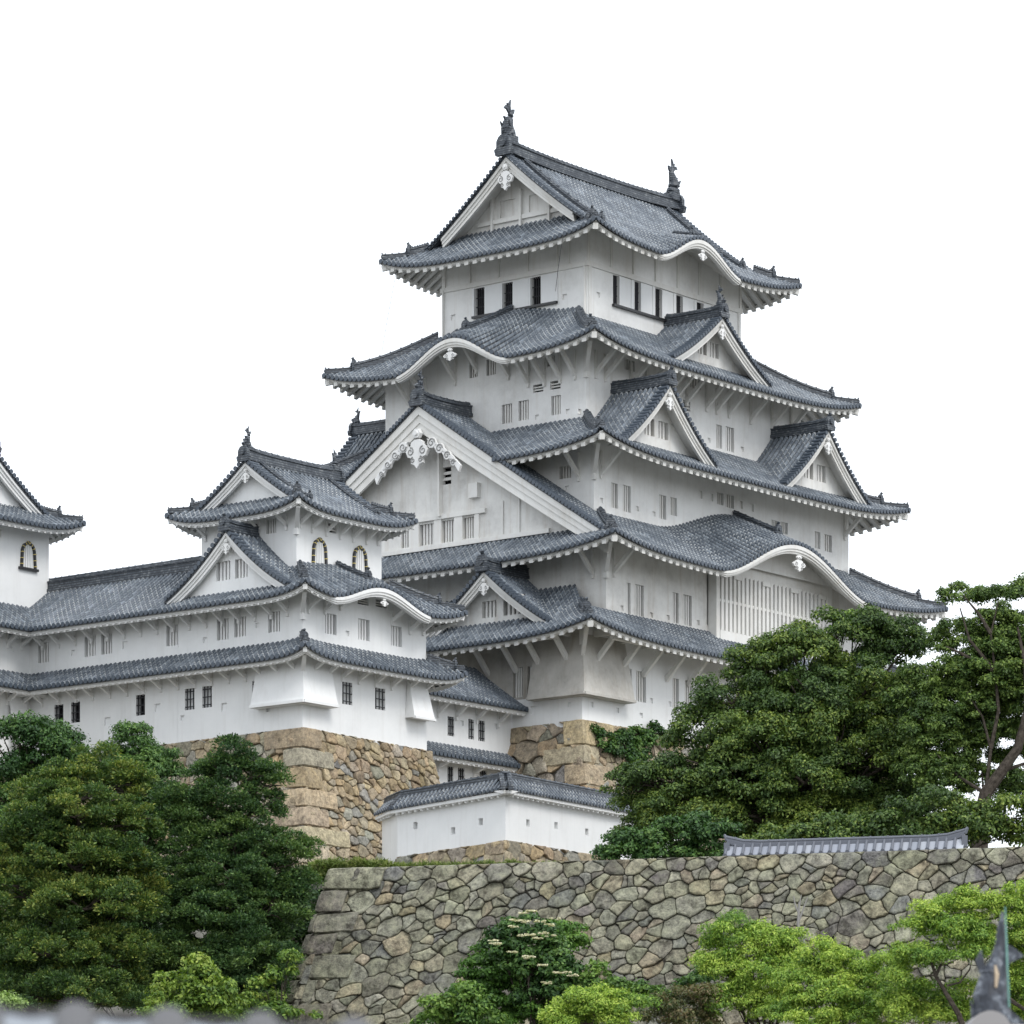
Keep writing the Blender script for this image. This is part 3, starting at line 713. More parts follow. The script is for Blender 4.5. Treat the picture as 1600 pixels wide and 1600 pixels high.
W1 = [WW(-8, 801, 816.7, 1043, 1090), WW(-8, 824, 834.5, 1041, 1087, 'bars', 2), WS(-5.8, 980, 987, 1044.7, 1086, 'bars', 1), WS(-5.8, 994, 1009.6, 1049, 1097), WS(-5.8, 1050.8, 1061, 1060, 1106.8, 'bars', 2), WS(-5.8, 1070, 1082.6, 1063.7, 1110)]
storey(K, (0, 0, 13.8, 9.85), 51.0, R5, OV, W5, M['aged'], [HW(0, 882, 464, .3, .3), HW(0, 708, 496, .3, .3), HS(0, 935, 461, .3, .3)])
storey(K, (-2.8, -2.05, 16.6, 11.45), 45.0, R4, OV, W4, M['aged'], [HW(-2.8, 887, 643), HW(-2.8, 839, 652), HS(-2.05, 1108, 688), HS(-2.05, 1160, 702), HS(-2.05, 886+20, 643)])
storey(K, (-4.64, -3.97, 18.44, 13.8), 39.5, R3, OV, W3, M['aged'], [HW(-4.64, 886, 763), HS(-3.97, 1095, 773, .3, .4), HS(-3.97, 1112, 777, .3, .4), HS(-3.97, 1158, 789, .3, .4), HS(-3.97, 1175.5, 793.5, .3, .4), HS(-3.97, 940, 782), HS(-3.97, 996, 795), HS(-3.97, 1022, 803)])
storey(K, (-5.9, -5.7, 19.7, 17.1), 34.2, R2, OV, W2, M['worn_shaded'], [HS(-5.7, 972, 950), HS(-5.7, 1018, 961), HS(-5.7, 1044, 965), HS(-5.7, 1091, 973)])
storey(K, (-8.0, -5.8, 19.9, 15), 30.92, R1, OV, [w_ for w_ in W1 if w_[0] == 'W'], M['stained_shaded'], [], sides='W')  # upper west wall: stain and painted eave shade in one colour
W1b = [w_ for w_ in W1 if w_[0] == 'S']
storey(K, (-8.0, -5.8, 19.9, 15), 29.3, R1, OV, W1b, M['white'], [HS(-5.8, 925, 1101), HS(-5.8, 965, 1110), HS(-5.8, 1002, 1118), HS(-5.8, 1018, 1095), HS(-5.8, 1047, 1100)], sides='SEN')
storey(K, (-8.003, -5.8, 19.9, 15), 29.3, None, OV, [], M['white'], [HW(-8, 890, 1101), HW(-8, 834, 1109, .4, .4)], sides='W', zmax=30.92)
# top storey posts, rails and dark sills
mb = MB()
for z in (PW(0, 800, 434)[1], ):
    mb.beam((-.05, -.05, z), (-.05, 9.9, z), .1, .26); mb.beam((-.05, -.05, z), (13.85, -.05, z), .1, .26)
for s in [1.2+.0]+[1.97*i for i in range(1, 5)]+[9.6]: mb.beam((-.03, s, z), (-.03, s, 56.6), .16, .09)
for s in [1.97*i for i in range(0, 8)]: mb.beam((min(13.7, s+.05), -.03, z), (min(13.7, s+.05), -.03, 56.7), .16, .09)
for s in (.15, 9.7): mb.beam((-.04, s, 51), (-.04, s, z), .2, .08)
for s in (.15, 13.6): mb.beam((s, -.04, 51), (s, -.04, z), .2, .08)
mb.build('wall_rail', M['trim'], K.o, K)
mb = MB()
zs = W5[0][3]-.08
mb.beam((-.1, W5[2][1]-1.1, zs), (-.1, W5[0][2]+.1, zs), .16, .12); zs = W5[3][3]-.08
mb.beam((W5[3][1]-.1, -.1, zs), (12.2, -.1, zs), .16, .12)
mb.build('sill', M['lacquer'], K.o, K)
for i in range(8):                              # sliding plaster shutters between the openings
    mb = MB(); w = W5[i]
    if i < 3:
        mb.box((-.06, w[1]-.97, w[3]), (.03, w[1]-.0, w[4])); mb.box((-.10, w[1]-1.12, w[3]), (.02, w[1]-.96, w[4])); mb.box((-.10, w[2]-.01, w[3]), (.02, w[2]+.12, w[4]))
    else:
        mb.box((w[2]-.0, -.06, w[3]), (w[2]+1.0, .03, w[4])); mb.box((w[2]+.99, -.10, w[3]), (w[2]+1.18, .02, w[4]))
    mb.build('shutter', M['shutter'], K.o, K)
r5 = roof_build(R5, K, hip_r0=1.15, hip_top=1.9)
r4 = roof_build(R4, K, hip_r0=1.2, hip_top=4.4)
r3 = roof_build(R3, K, hip_r0=1.2, hip_top=4.3)
r2 = roof_build(R2, K, hip_r0=1.2, hip_top=3.9, hips=('WS', 'ES'))
r1 = roof_build(R1, K, hip_r0=1.3, hip_top=2.5, hips=('WS', 'ES'))
bump_ridge(R5, 'S', K, r5, .7, 1.9, .7); bump_ridge(R4, 'W', K, r4, 1.3, 5.1); bump_ridge(R2, 'S', K, r2, 1.3, 4.1)
# upper roof gables and ridge
prof = lambda R: (lambda w, R=R: None)
z5 = lambda w: R5.ze+R5.al*(7.325-w)+R5.be*(7.325-w)**2
gable(K, 'W', 4.925, -.7, z5, 5.5, 1.4, 57.55, pend=1.2, bh=.52, barge_W=4.45, ridge=False, wall_holes=[(3.45, 4.45, 58.3, 59.2, .1), (5.4, 6.4, 58.3, 59.2, .1)])
mb = MB()
for y in (3.0, 4.925, 6.85): mb.beam((.63, y, 57.4), (.63, y, 59.6), .26, .14)
mb.beam((.63, 2.0, 58.12), (.63, 7.85, 58.12), .12, .22); mb.build('gable_posts', M['trim'], K.o, K)
gable(K, 'E', 4.925, 14.5, z5, 5.5, 1.4, 57.55, pend=1.15, bh=.62, barge_W=4.45, ridge=False)
mb = MB(); ridge_loft(mb, [(-.72+15.24*i/12, 4.925, z5(0)+.05+.22*abs(i/6-1)**3) for i in range(13)], .46, .54)
onigawara(mb, (-.72, 4.925, z5(0)+.2), (-1, 0), 1.5); onigawara(mb, (14.5, 4.925, z5(0)+.2), (1, 0), 1.5)
mb.build('main_ridge', M['ridge'], r5, K)
fish(K, r5, (-.35, 4.925, z5(0)+.98), (-1, 0), 1.12); fish(K, r5, (14.15, 4.925, z5(0)+.98), (1, 0), 1.08)
for sg in (-1, 1):                              # descending ridges on the upper roof slopes
    for x in (.55, 13.25):
        mb = MB(); ridge_loft(mb, [(x, 4.925+sg*w, z5(w)+.06) for w in [.4+5.0*i/8 for i in range(9)]], .3, .28)
        onigawara(mb, (x, 4.925+sg*5.4, z5(5.4)+.15), (0, sg), .75); mb.build('descending_ridge', M['ridge'], r5, K)
# dormer gables
def prof2(zr, zf, W, k=.28): return lambda w: zr-(zr-zf)*((1+k)*(w/W)-k*(w/W)**2)
dw = []
gable(K, 'S', 6.9, -3.75, prof2(52.75, 49.75, 4.5), 4.5, .95, 50.1, pend=.7, bh=.42, length=3.9, under=R4.height, barge_W=4.4, finial=True, fin_s=.62, ridge_s=.9,
      wins=[('S',)[0:0] or (5.95, 6.75, 50.75, 51.55, 'bars', 2), (7.05, 7.85, 50.75, 51.55, 'bars', 2)])
for c in (-.5, 13.9):
    gable(K, 'S', c, -5.75, prof2(47.65, 44.0, 4.1), 4.1, .95, 44.5, pend=.8, bh=.45, length=4.1, under=R3.height, barge_W=4.0, ridge_s=.9,
          wins=[(c-.95, c-.1, 45.0, 45.9, 'bars', 2), (c+.25, c+1.1, 45.0, 45.9, 'bars', 2)])
    gable(K, 'N', c, 15.6, prof2(47.75, 44.0, 4.1), 4.1, .7, 44.4, pend=.8, bh=.45, length=4.3, under=R3.height, barge_W=4.0, finial=(c < 0), fin_s=.5, ridge_s=.9)
# great west gable
z2 = lambda w: R2.ze+R2.al*(13.8-w)+R2.be*(13.8-w)**2
gw = []
for l, r, t, b in ((626.8, 641, 825, 856), (656, 680, 818.5, 851.5), (691, 711.5, 812.5, 847), (724, 743, 808, 841)):
    b1, b0 = PW(-5.95, l)[0], PW(-5.95, r)[0]; m = (l+r)/2; gw.append((b0, b1, PW(-5.95, m, b)[1], PW(-5.95, m, t)[1], 'bars', 3 if l < 650 else 4))
b1, b0 = PW(-5.95, 690)[0], PW(-5.95, 705)[0]; gw.append((b0, b1, PW(-5.95, 697, 757)[1], PW(-5.95, 697, 730)[1], 'slats', 2))
gg = gable(K, 'W', KC, -7.0, z2, 12.4, 1.05, 39.5, pend=1.75, wings=True, bh=1.05, wins=gw, barge_W=12.2, ridge_to=4.2, ridge_s=1.08, finial=True, fin_s=.62)
mb = MB()
zl = PW(-5.95, 800, 795)[1]
for zz, y0, y1 in ((PW(-5.95, 743, 800)[1], PW(-5.95, 760)[0], PW(-5.95, 600)[0]), (gw[1][2]-.18, PW(-5.95, 860)[0], PW(-5.95, 600)[0])):
    mb.beam((-6.02, y0, zz), (-6.02, y1, zz), .16, .24)
mb.beam((-6.02, KC-.75, PW(-5.95, 743, 800)[1]), (-6.02, KC-.75, 44.6), .5, .12)
for l, r in ((641, 656), (680, 691), (711.5, 724), (743, 750)):
    b1, b0 = PW(-5.95, l)[0], PW(-5.95, r)[0]; mb.box((-6.06, b0, gw[1][2]-.1), (-5.93, b1, gw[1][3]+.2))
for px in (786, 812): mb.beam((-6.0, PW(-5.95, px)[0], 39.8), (-6.0, PW(-5.95, px)[0], 41.6), .06, .1)
b_, z_ = PW(-5.95, 744, 768); mb.box((-6.25, b_-.3, z_-.35), (-5.93, b_+.3, z_+.4))
mb.build('gable_posts', M['trim'], gg, K)
# chidori gable low on the west side
gable(K, 'W', -.54, -9.35, prof2(37.45, 34.15, 4.7), 4.7, .8, 34.5, pend=.75, bh=.42, length=3.7, under=R1.height, barge_W=4.5, finial=False, ridge_s=1.0,
      wins=[(-.75, .2, 35.15, 36.0, 'bars', 3), (-2.3, -1.2, 35.15, 36.15, 'bars', 3)])
# lattice bay on the south side
al0 = PS(-6.3, 1126)[0]; al1 = PS(-6.3, 1296)[0]; zt = PS(-6.3, 1126, 893)[1]; zb = PS(-6.3, 1126, 984)[1]
mb = MB(); mb.box((al0-.3, -6.25, zb-1.3), (al0, -5.72, zt)); mb.box((al1, -6.25, zb-1.3), (al1+.3, -5.72, zt)); mb.box((al0, -6.3, zb-1.3), (al1, -5.72, zb)); mb.box((al0-.3, -6.25, zt-.05), (al1+.3, -5.72, zt+.75))
n = 27
for i in range(n):
    s = al0+(al1-al0)*(i+.5)/n; mb.box((s-.105, -6.3, zb-.01), (s+.105, -6.12, zt-(.22 if i % 7 in (3, 4) else 0)))
mb.box((al0, -6.26, (zt+zb)/2-.02), (al1, -6.16, (zt+zb)/2+.12))
for i in (3, 10, 17, 24):
    s = al0+(al1-al0)*(i+1)/n; mb.box((s-.35, -6.36, zt-.24), (s+.35, -6.12, zt-.02))
lb = mb.build('lattice_bay', M['trim'], K.o, K)
mb = MB(); mb.box((al0+.02, -6.0, zb), (al1-.02, -5.9, zt-.06)); mb.build('bay_panel', M['aged'], lb, K)
# tympanum boards and carved pendants inside the curved gables
def tymp(R, k, side, fixed, parent, pend, off=.3):
    sd = R.sides[k]; c, hw, h = sd.bp[0], sd.bp[1], sd.bp[2]; mb = MB()
    g = {'S': lambda x, y, d: (c+x, R.y0+.02-d, y), 'W': lambda x, y, d: (R.x0+.02-d, c+x, y)}[k]
    zt = sd.Z(c, 0)-.65-.42*pend
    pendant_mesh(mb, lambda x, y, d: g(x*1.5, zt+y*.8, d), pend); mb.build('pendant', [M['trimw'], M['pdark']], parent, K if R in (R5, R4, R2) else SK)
mb = None
tymp(R5, 'S', 'S', 0, r5, .6); tymp(R4, 'W', 'W', 0, r4, .7); tymp(R2, 'S', 'S', 0, r2, .9)
sd = R2.sides['S']; mb = MB()
rings = [[(q, -6.5, sd.Z(q, 1.6)-.4), (q, -6.5, zt+.5)] for q in [al0-.3+(al1-al0+.6)*i/20 for i in range(21)]]; mb.loft(rings)
mb.build('tympanum', M['aged'], r2, K)
# braces under the eaves
struts(K, r4, R4, 'W', -2.8, [PW(-2.8, x)[0] for x in (640, 665, 712, 745, 795, 826, 851, 876, 899)], OV, 1.3, 1.35)
struts(K, r4, R4, 'S', -2.05, [PS(-2.05, x)[0] for x in (930, 945, 985, 1010, 1040, 1054, 1072, 1103, 1119, 1138, 1172, 1205, 1235)], OV, 1.3, 1.25)
struts(K, r3, R3, 'W', -4.64, [PW(-4.64, 905)[0]], OV, 1.3, 1.3); struts(K, r3, R3, 'S', -3.97, [-4.1, 18.0], OV, 1.3, 1.25)
struts(K, r2, R2, 'W', -5.9, [-4.9], OV, 1.3, 1.3); struts(K, r2, R2, 'S', -5.7, [-5.3, 19.2], OV, 1.3, 1.25)
for R, ax, by in ((R4, -2.8, -2.05), (R3, -4.64, -3.97), (R2, -5.9, -5.7)): corner_strut(K, R, ax, by, OV, 1.2, 1.3, M['trim'])
corner_strut(K, R1, -8, -5.8, OV, 1.3, 1.35, M['trim'])
for k, fx, lst in (('W', -8, [-5.0, -3.2, -1.6, .2]), ('S', -5.8, [-7.0, -4.85, -2.9, -.95, 1.0, 2.95, 4.9, 6.85])):
    for s in lst:
        mb = MB(); z = R1.sides[k].Z(s, 1.2)-.52
        mb.beam(spt(k, fx, s, z, 0), spt(k, fx, s, z, 1.75), .26, .3); mb.beam(spt(k, fx, s, z-1.5, -.02), spt(k, fx, s, z-.1, 1.35), .2, .24)
        mb.build('strut', M['trim'], K.o, K)
    a, b = (-7.6, 15) if k == 'S' else (-5.4, 3)
    mb = MB(); zz = R1.ze+R1.al*.8-.62
    mb.beam(spt(k, fx, a, zz+.16, 1.55), spt(k, fx, b, zz+.16, 1.55), .26, .26); mb.build('eave_beam', M['trim'], K.o, K)
zz = PW(-8, 870, 1085)[1]
drop_box(K, -8, -5.8, PW(-8, 838)[0], PS(-5.8, 975)[0], zz+2.9, PW(-8.6, 912, 1081)[1], .62, M['stained_shaded'])
# lightning wires
mb = MB()
for px, y0, y1, Y in ((597, 548, 418, 226), (1225, 575, 448, 234), (868, 520, 372, 220)):
    if px == 597: mb.tube([at(597, 548, Y), at(605, 500, Y), at(621, 415, Y)], .012, 0, 4)
    elif px == 1225: mb.tube([at(1234, 585, Y), at(1222, 520, Y), at(1208, 452, Y)], .012, 0, 4)
    else: mb.tube([at(868, 455, Y-2), at(872, 420, Y-2), at(879, 372, Y-2)], .015, 0, 4)
for v in range(len(mb.v)):
    x, y, z = mb.v[v]; dx, dy = x-P0[0], y-P0[1]; mb.v[v] = (CU*dx+SU*dy, -SU*dx+CU*dy, z)
mb.build('wire', M['iron'], K.o, K)
# ------------------------------------------------------------------ the west small keep and its gallery
SK = Root('small_keep', (-27.06, -4, 27.0), True, 'white three tiered small keep with two bell shaped windows left of the main keep', 'castle keep', None); SK.white = True
OW = 1.35
S3 = Roof(-26.87, -3.6, -18.17, 4.98, 37.75, .50, .034, .55, 4)
for k in 'WE': S3.side(k, 1.7, ovh=1.25)
for k in 'SN': S3.side(k, 4.29, ovh=1.25, ext=[(-25.75, -19.3, 4.29)])
S2 = Roof(-28.41, -5.35, -16.5, 17, 33.35, .56, .03, .55, 4.5)
S2.side('W', 2.8, ovh=OW, s1=3.95, lift=(1, 0), hip=(1, 0)); S2.side('E', 2.8, ovh=OW, s1=3.95, lift=(1, 0), hip=(1, 0))
S2.side('S', 3.0, ovh=OW, bumpd=(-22.8, 3.75, .95, .25, 3.0))
S1 = Roof(-28.41, -5.35, -16.5, 17, 30.45, .66, .0, .5, 6)
S1.side('W', 1.42, ovh=OW, s1=3.95, lift=(1, 0), hip=(1, 0)); S1.side('S', 1.42, ovh=OW); S1.side('E', 1.42, ovh=OW, s1=3.95, lift=(1, 0), hip=(1, 0))
T3 = [WW(-25.62, 415.6, 431.4, 811, 833.5), WS(-2.35, 511, 526, 818, 832.4, 'slats')]
T2 = [WW(-27.0, 338.8, 357, 967, 999.8), WW(-27.0, 365.8, 384, 963.8, 995), WW(-27, 419, 437.5, 955.7, 987.7),
      WS(-3.95, 508, 526, 959, 991), WS(-3.95, 560, 577.6, 967.5, 1000.6), WS(-3.95, 611, 628, 978.6, 1010), WS(-3.95, 559, 576, 934, 945, 'slats'), WS(-3.95, 587, 605, 938, 949, 'slats')]
T1 = [WW(-27.06, 316, 331, 1072, 1105.5, 'grille_white'), WW(-27.06, 288.8, 303.8, 1075.8, 1109, 'grille_white'), WW(-27.06, 394, 404, 1063.7, 1097.5, 'grille_white', 2),
      WS(-4, 534.7, 550.6, 1066, 1100.8, 'grille_white'), WS(-4, 586, 602, 1075.5, 1109, 'grille_white')]
storey(SK, (-25.62, -2.35, -19.42, 3.73), 33.5, S3, 1.25, T3, M['white'], [])
storey(SK, (-27.0, -3.95, -17.98, 3.95), 31.0, S2, OW, T2, M['white'], [HW(-27, 402, 977), HW(-27, 320, 1000), HS(-3.95, 543, 990)])
storey(SK, (-27.06, -4.0, -17.98, 3.95), 26.9, S1, OW, T1, M['white'], [HW(-27.06, 350, 1105, .35, .4), HW(-27.06, 419, 1108), HW(-27.06, 285, 1122)])
s3 = roof_build(S3, SK, True, hip_r0=.95, hip_top=1.6, fas=.2, raf=.42, s=.8, rafw=.115)
s2 = roof_build(S2, SK, True, hips=('WS', 'ES'), hip_r0=1.0, hip_top=2.7, fas=.2, raf=.42, s=.8, rafw=.115)
s1 = roof_build(S1, SK, True, hips=('WS', 'ES'), hip_r0=.45, hip_top=1.4, fas=.18, raf=.42, s=.75, rafw=.11)
bump_ridge(S2, 'S', SK, s2, 1.0, 2.9, .8); 
sdS = S2.sides['S']; mb = MB(); ztt = sdS.Z(-22.8, 0)-.78
pendant_mesh(mb, lambda x, y, d: (-22.8+x*1.5, -5.36-d, ztt+y*.7), .45); mb.build('pendant', [M['trimw'], M['pdark']], s2, SK)
zs3 = lambda w: S3.ze+S3.al*(4.29-w)+S3.be*(4.29-w)**2
for o, f in (('W', -25.9), ('E', -19.15)):
    gable(SK, o, .69, f, zs3, 3.3, .6, 38.6, True, pend=.6, bh=.36, barge_W=3.0, ridge=False)
mb = MB(); ridge_loft(mb, [(-25.92+6.8*i/8, .69, zs3(0)+.03+.12*abs(i/4-1)**3) for i in range(9)], .4, .48)
onigawara(mb, (-25.92, .69, zs3(0)+.1), (-1, 0), 1.0); onigawara(mb, (-19.12, .69, zs3(0)+.1), (1, 0), 1.0)
mb.build('main_ridge', M['ridge'], s3, SK)
fish(SK, s3, (-25.65, .69, zs3(0)+.66), (-1, 0), .56); fish(SK, s3, (-19.4, .69, zs3(0)+.66), (1, 0), .5)
for sg in (-1, 1):
    for x in (-25.0, -20.05):
        mb = MB(); ridge_loft(mb, [(x, .69+sg*w, zs3(w)+.05) for w in [.3+3.0*i/6 for i in range(7)]], .26, .22); onigawara(mb, (x, .69+sg*3.3, zs3(3.3)+.1), (0, sg), .6); mb.build('descending_ridge', M['ridge'], s3, SK)
gable(SK, 'W', .07, -27.95, prof2(36.85, 33.85, 3.9, .34), 3.9, .55, 34.1, True, pend=.62, bh=.40, length=2.6, under=S2.height, barge_W=3.8, ridge_s=.8, ridge_to=2.2,
      wins=[(-.85, -.05, 34.6, 35.5, 'bars', 3), (.25, 1.15, 34.6, 35.5, 'bars', 3)])
kato_window(SK, 'S', -2.35, PS(-2.35, 498)[0], PS(-2.35, 498, 886)[1], .95, 1.35); kato_window(SK, 'S', -2.35, PS(-2.35, 561)[0], PS(-2.35, 561, 898)[1], .95, 1.35)
struts(SK, s3, S3, 'W', -25.62, [PW(-25.62, x)[0] for x in (405, 448, 322)], 1.25, .75, .55, .12, M['trimw'])
struts(SK, s3, S3, 'S', -2.35, [PS(-2.35, x)[0] for x in (468, 487, 509, 531, 551, 572, 590)], 1.25, .75, .55, .12, M['trimw'])
struts(SK, s2, S2, 'W', -27.0, [PW(-27, 450-25.5*i)[0] for i in range(8)], OW, .8, .55, .13, M['trimw'])
struts(SK, s2, S2, 'S', -3.95, [PS(-3.95, x)[0] for x in (481, 507, 531, 612, 640, 660)], OW, .8, .55, .13, M['trimw'])
struts(SK, s1, S1, 'W', -27.06, [PW(-27.06, 464-26.5*i)[0] for i in range(8)], OW, .8, .5, .13, M['trimw'])
struts(SK, s1, S1, 'S', -4, [PS(-4, x)[0] for x in (487, 510, 534, 560, 586, 611, 637, 662)], OW, .8, .5, .13, M['trimw'])
for R in (S3, S2, S1):
    corner_strut(SK, R, *((-25.62, -2.35) if R is S3 else (-27.03, -3.98)), R.sides['W'].ovh, .85, .85, M['trimw'])
zt_ = PW(-27.06, 476, 1012)[1]
drop_box(SK, -27.06, -4, PW(-27.06, 406)[0], PS(-4, 512)[0], zt_, PW(-27.6, 478, 1093)[1], .55, M['white'])
drop_box(SK, -27.06, -4, 0, 0, PS(-4, 645, 1050)[1], PS(-4.6, 655, 1121)[1], .6, M['white'], one=(PS(-4, 634)[0], PS(-4, 664)[0]))
# gallery
GL = Root('gallery', (-27.06, 4.0, 27.0), True, 'long white two storey gallery with tiled roof between the two small keeps', 'gallery'); GL.white = True
G2 = Roof(-28.41, 3.95, -20.6, 17.5, 33.35, .56, .03, 0, 6)
G2.side('W', 3.9, ovh=OW, lift=(0, 0), hip=(0, 0)); G2.side('E', 3.9, ovh=OW, lift=(0, 0), hip=(0, 0))
G1 = Roof(-28.41, 3.95, -20.6, 17.5, 30.45, .66, .0, 0, 6); G1.side('W', 1.42, ovh=OW, lift=(0, 0), hip=(0, 0))
q2 = [WW(-27.0, 58.8, 76.3, 1004, 1035.5), WW(-27, 132, 149.5, 993.5, 1025.7), WW(-27, 158, 175, 990, 1022), WW(-27, 259.7, 277.6, 976.7, 1009)]
q1 = [WW(-27.06, 85, 99, 1101, 1132.5, 'grille'), WW(-27.06, 111, 125, 1096.8, 1129, 'grille'), WW(-27.06, 212.5, 226.5, 1085.6, 1117.8, 'grille')]
storey(GL, (-27.0, 3.96, -22.0, 16.5), 31.0, G2, OW, q2, M['white'], [HW(-27, 195, 1008, .35, .35), HW(-27, 114, 1020), HW(-27, 40, 1026)], sides='W')
storey(GL, (-27.06, 3.96, -22.0, 16.5), 26.9, G1, OW, q1, M['white'], [HW(-27.06, 168, 1127, .4, .4), HW(-27.06, 246, 1106, .35, .4), HW(-27.06, 118, 1145), HW(-27.06, 221, 1137)], sides='W')
storey(GL, (-27.0, 3.96, -22.0, 16.5), 26.9, G2, OW, [], M['white'], [], sides='E')
g2 = roof_build(G2, GL, True, hips=(), fas=.2, raf=.42, s=.8, rafw=.115); roof_build(G1, GL, True, hips=(), fas=.18, raf=.42, s=.75, rafw=.11)
mb = MB(); zr = G2.ze+G2.al*3.9+G2.be*3.9**2
ridge_loft(mb, [(-24.5, 3.9+12.6*i/10, zr+.02) for i in range(11)], .42, .5); mb.build('main_ridge', M['ridge'], g2, GL)
struts(GL, g2, G2, 'W', -27.0, [PW(-27, 450-25.5*i)[0] for i in range(8, 16)], OW, .8, .55, .13, M['trimw'])
struts(GL, g2, G1, 'W', -27.06, [PW(-27.06, 464-26.5*i)[0] for i in range(8, 16)], OW, .8, .5, .13, M['trimw'])
# ------------------------------------------------------------------ far-left small keep
IK = Root('small_keep', (-28, 14, 27.0), True, 'white small keep with one bell shaped window, cut by the left edge', 'castle keep'); IK.white = True
I3 = Roof(-33.7, 13.7, -23.3, 24.0, 38.85, .50, .034, .6, 4)
for k in 'SN': I3.side(k, 2.0, ovh=1.3)
for k in 'WE': I3.side(k, 5.2, ovh=1.3, ext=[(15.1, 22.6, 5.2)])
I2 = Roof(-46, 12.55, -20, 26, 33.35, .56, .03, 0, 6); I2.side('S', 2.6, s1=-24.5, ovh=OW, lift=(0, 0), hip=(0, 0))
I1 = Roof(-46, 12.55, -20, 26, 30.45, .66, 0, 0, 6); I1.side('S', 1.42, s1=-26.8, ovh=OW, lift=(0, 0), hip=(0, 0))
storey(IK, (-32.4, 15.0, -24.6, 22.7), 33.0, I3, 1.3, [('S', PS(15, 0)[0]-.9, PS(15, 0)[0]+.1, PS(15, 3, 840)[1], PS(15, 3, 827)[1], 'slats', 2)], M['white'], [])
storey(IK, (-46, 13.95, -24.6, 23), 31.0, I2, OW, [], M['white'], [HS(13.95, 18, 1015)], sides='S')
storey(IK, (-46, 13.92, -27.0, 23), 26.9, I1, OW, [], M['white'], [], sides='S')
i3 = roof_build(I3, IK, True, hip_r0=.95, hip_top=1.7, fas=.2, raf=.42, s=.8, rafw=.115)
i2 = roof_build(I2, IK, True, hips=(), fas=.2, raf=.42, rafw=.11); roof_build(I1, IK, True, hips=(), fas=.18, raf=.42, rafw=.11)
zi = lambda w: I3.ze+I3.al*(5.2-w)+I3.be*(5.2-w)**2
gable(IK, 'S', -28.5, 14.95, zi, 4.0, .6, 39.9, True, pend=.7, bh=.42, barge_W=3.7, ridge=False)
gable(IK, 'N', -28.5, 22.75, zi, 4.0, .6, 39.9, True, pend=.7, bh=.42, barge_W=3.7, ridge=False)
mb = MB(); ridge_loft(mb, [(-28.5, 14.93+7.84*i/8, zi(0)+.03+.12*abs(i/4-1)**3) for i in range(9)], .42, .5); onigawara(mb, (-28.5, 14.93, zi(0)+.1), (0, -1), 1.05)
mb.build('main_ridge', M['ridge'], i3, IK); fish(IK, i3, (-28.5, 15.2, zi(0)+.85), (0, -1), .62)
kato_window(IK, 'S', 15.0, PS(15, 43)[0], PS(15, 43, 888)[1], .95, 1.3)
struts(IK, i2, I2, 'S', 13.95, [-27.6-.98*i for i in range(4)], OW, .8, .55, .13, M['trimw']); struts(IK, i2, I1, 'S', 13.92, [-27.6-.98*i for i in range(4)], OW, .8, .5, .13, M['trimw'])
mb = MB(); a0, a1 = -28.6, -27.4
mb.face([(a0, 13.85, 30.3), (a1, 13.85, 30.3), (a1, 13.3, 27.8), (a0, 13.3, 27.8)]); mb.face([(a1, 13.85, 30.3), (a1, 13.3, 27.8), (a1, 13.9, 27.8)]); mb.build('drop_bay', M['white'], IK.o, IK)
# ------------------------------------------------------------------ connecting gate building
CB = Root('connecting_building', (-14.8, -1.3, 23.2), True, 'narrow white building with two pent roofs wedged between small keep and main keep', 'building'); CB.white = True
b0 = -1.3
C2 = Roof(-16.2, b0-1.15, -8, 6, 30.35, .62, .02, 0, 6); C2.side('S', 3.4, ovh=1.15, lift=(0, 0), hip=(0, 0), s0=-16.0, s1=-8.1)
C1 = Roof(-16.2, b0-1.05, -8, 6, 27.45, .62, 0, 0, 6); C1.side('S', 1.1, ovh=1.05, lift=(0, 0), hip=(0, 0), s0=-16.0, s1=-8.3)
c2w_ = [WS(b0, 699.6, 709.7, 1119.8, 1150, 'grille_white'), WS(b0, 732, 740.6, 1123.8, 1155, 'grille_white', 2), WS(b0, 747.5, 757.6, 1126, 1158, 'grille_white')]
c1w_ = [WS(b0, 699.6, 708.6, 1197.7, 1224, 'grille_white'), WS(b0, 716, 726, 1200, 1226, 'grille_white'), WS(b0, 750, 760.5, 1204, 1232, 'grille_white')]
storey(CB, (-17.8, b0, -8.05, 4), 27.6, C2, 1.15, c2w_, M['white'], [HS(b0, 775, 1135), HS(b0, 722, 1130)], sides='SW'); storey(CB, (-17.8, b0+.01, -8.05, 4), 22.5, C1, 1.05, c1w_, M['white'], [], sides='SW')
cr = roof_build(C2, CB, True, hips=(), fas=.2, raf=.42, rafw=.11); cr1 = roof_build(C1, CB, True, hips=(), fas=.2, raf=.42, rafw=.11)
struts(CB, cr, C2, 'S', b0, [PS(b0, x)[0] for x in (684, 712, 744, 778)], 1.15, .75, .6, .13, M['trimw']); struts(CB, cr, C1, 'S', b0, [PS(b0, x)[0] for x in (684, 740, 790)], 1.05, .7, .35, .12, M['trimw'])
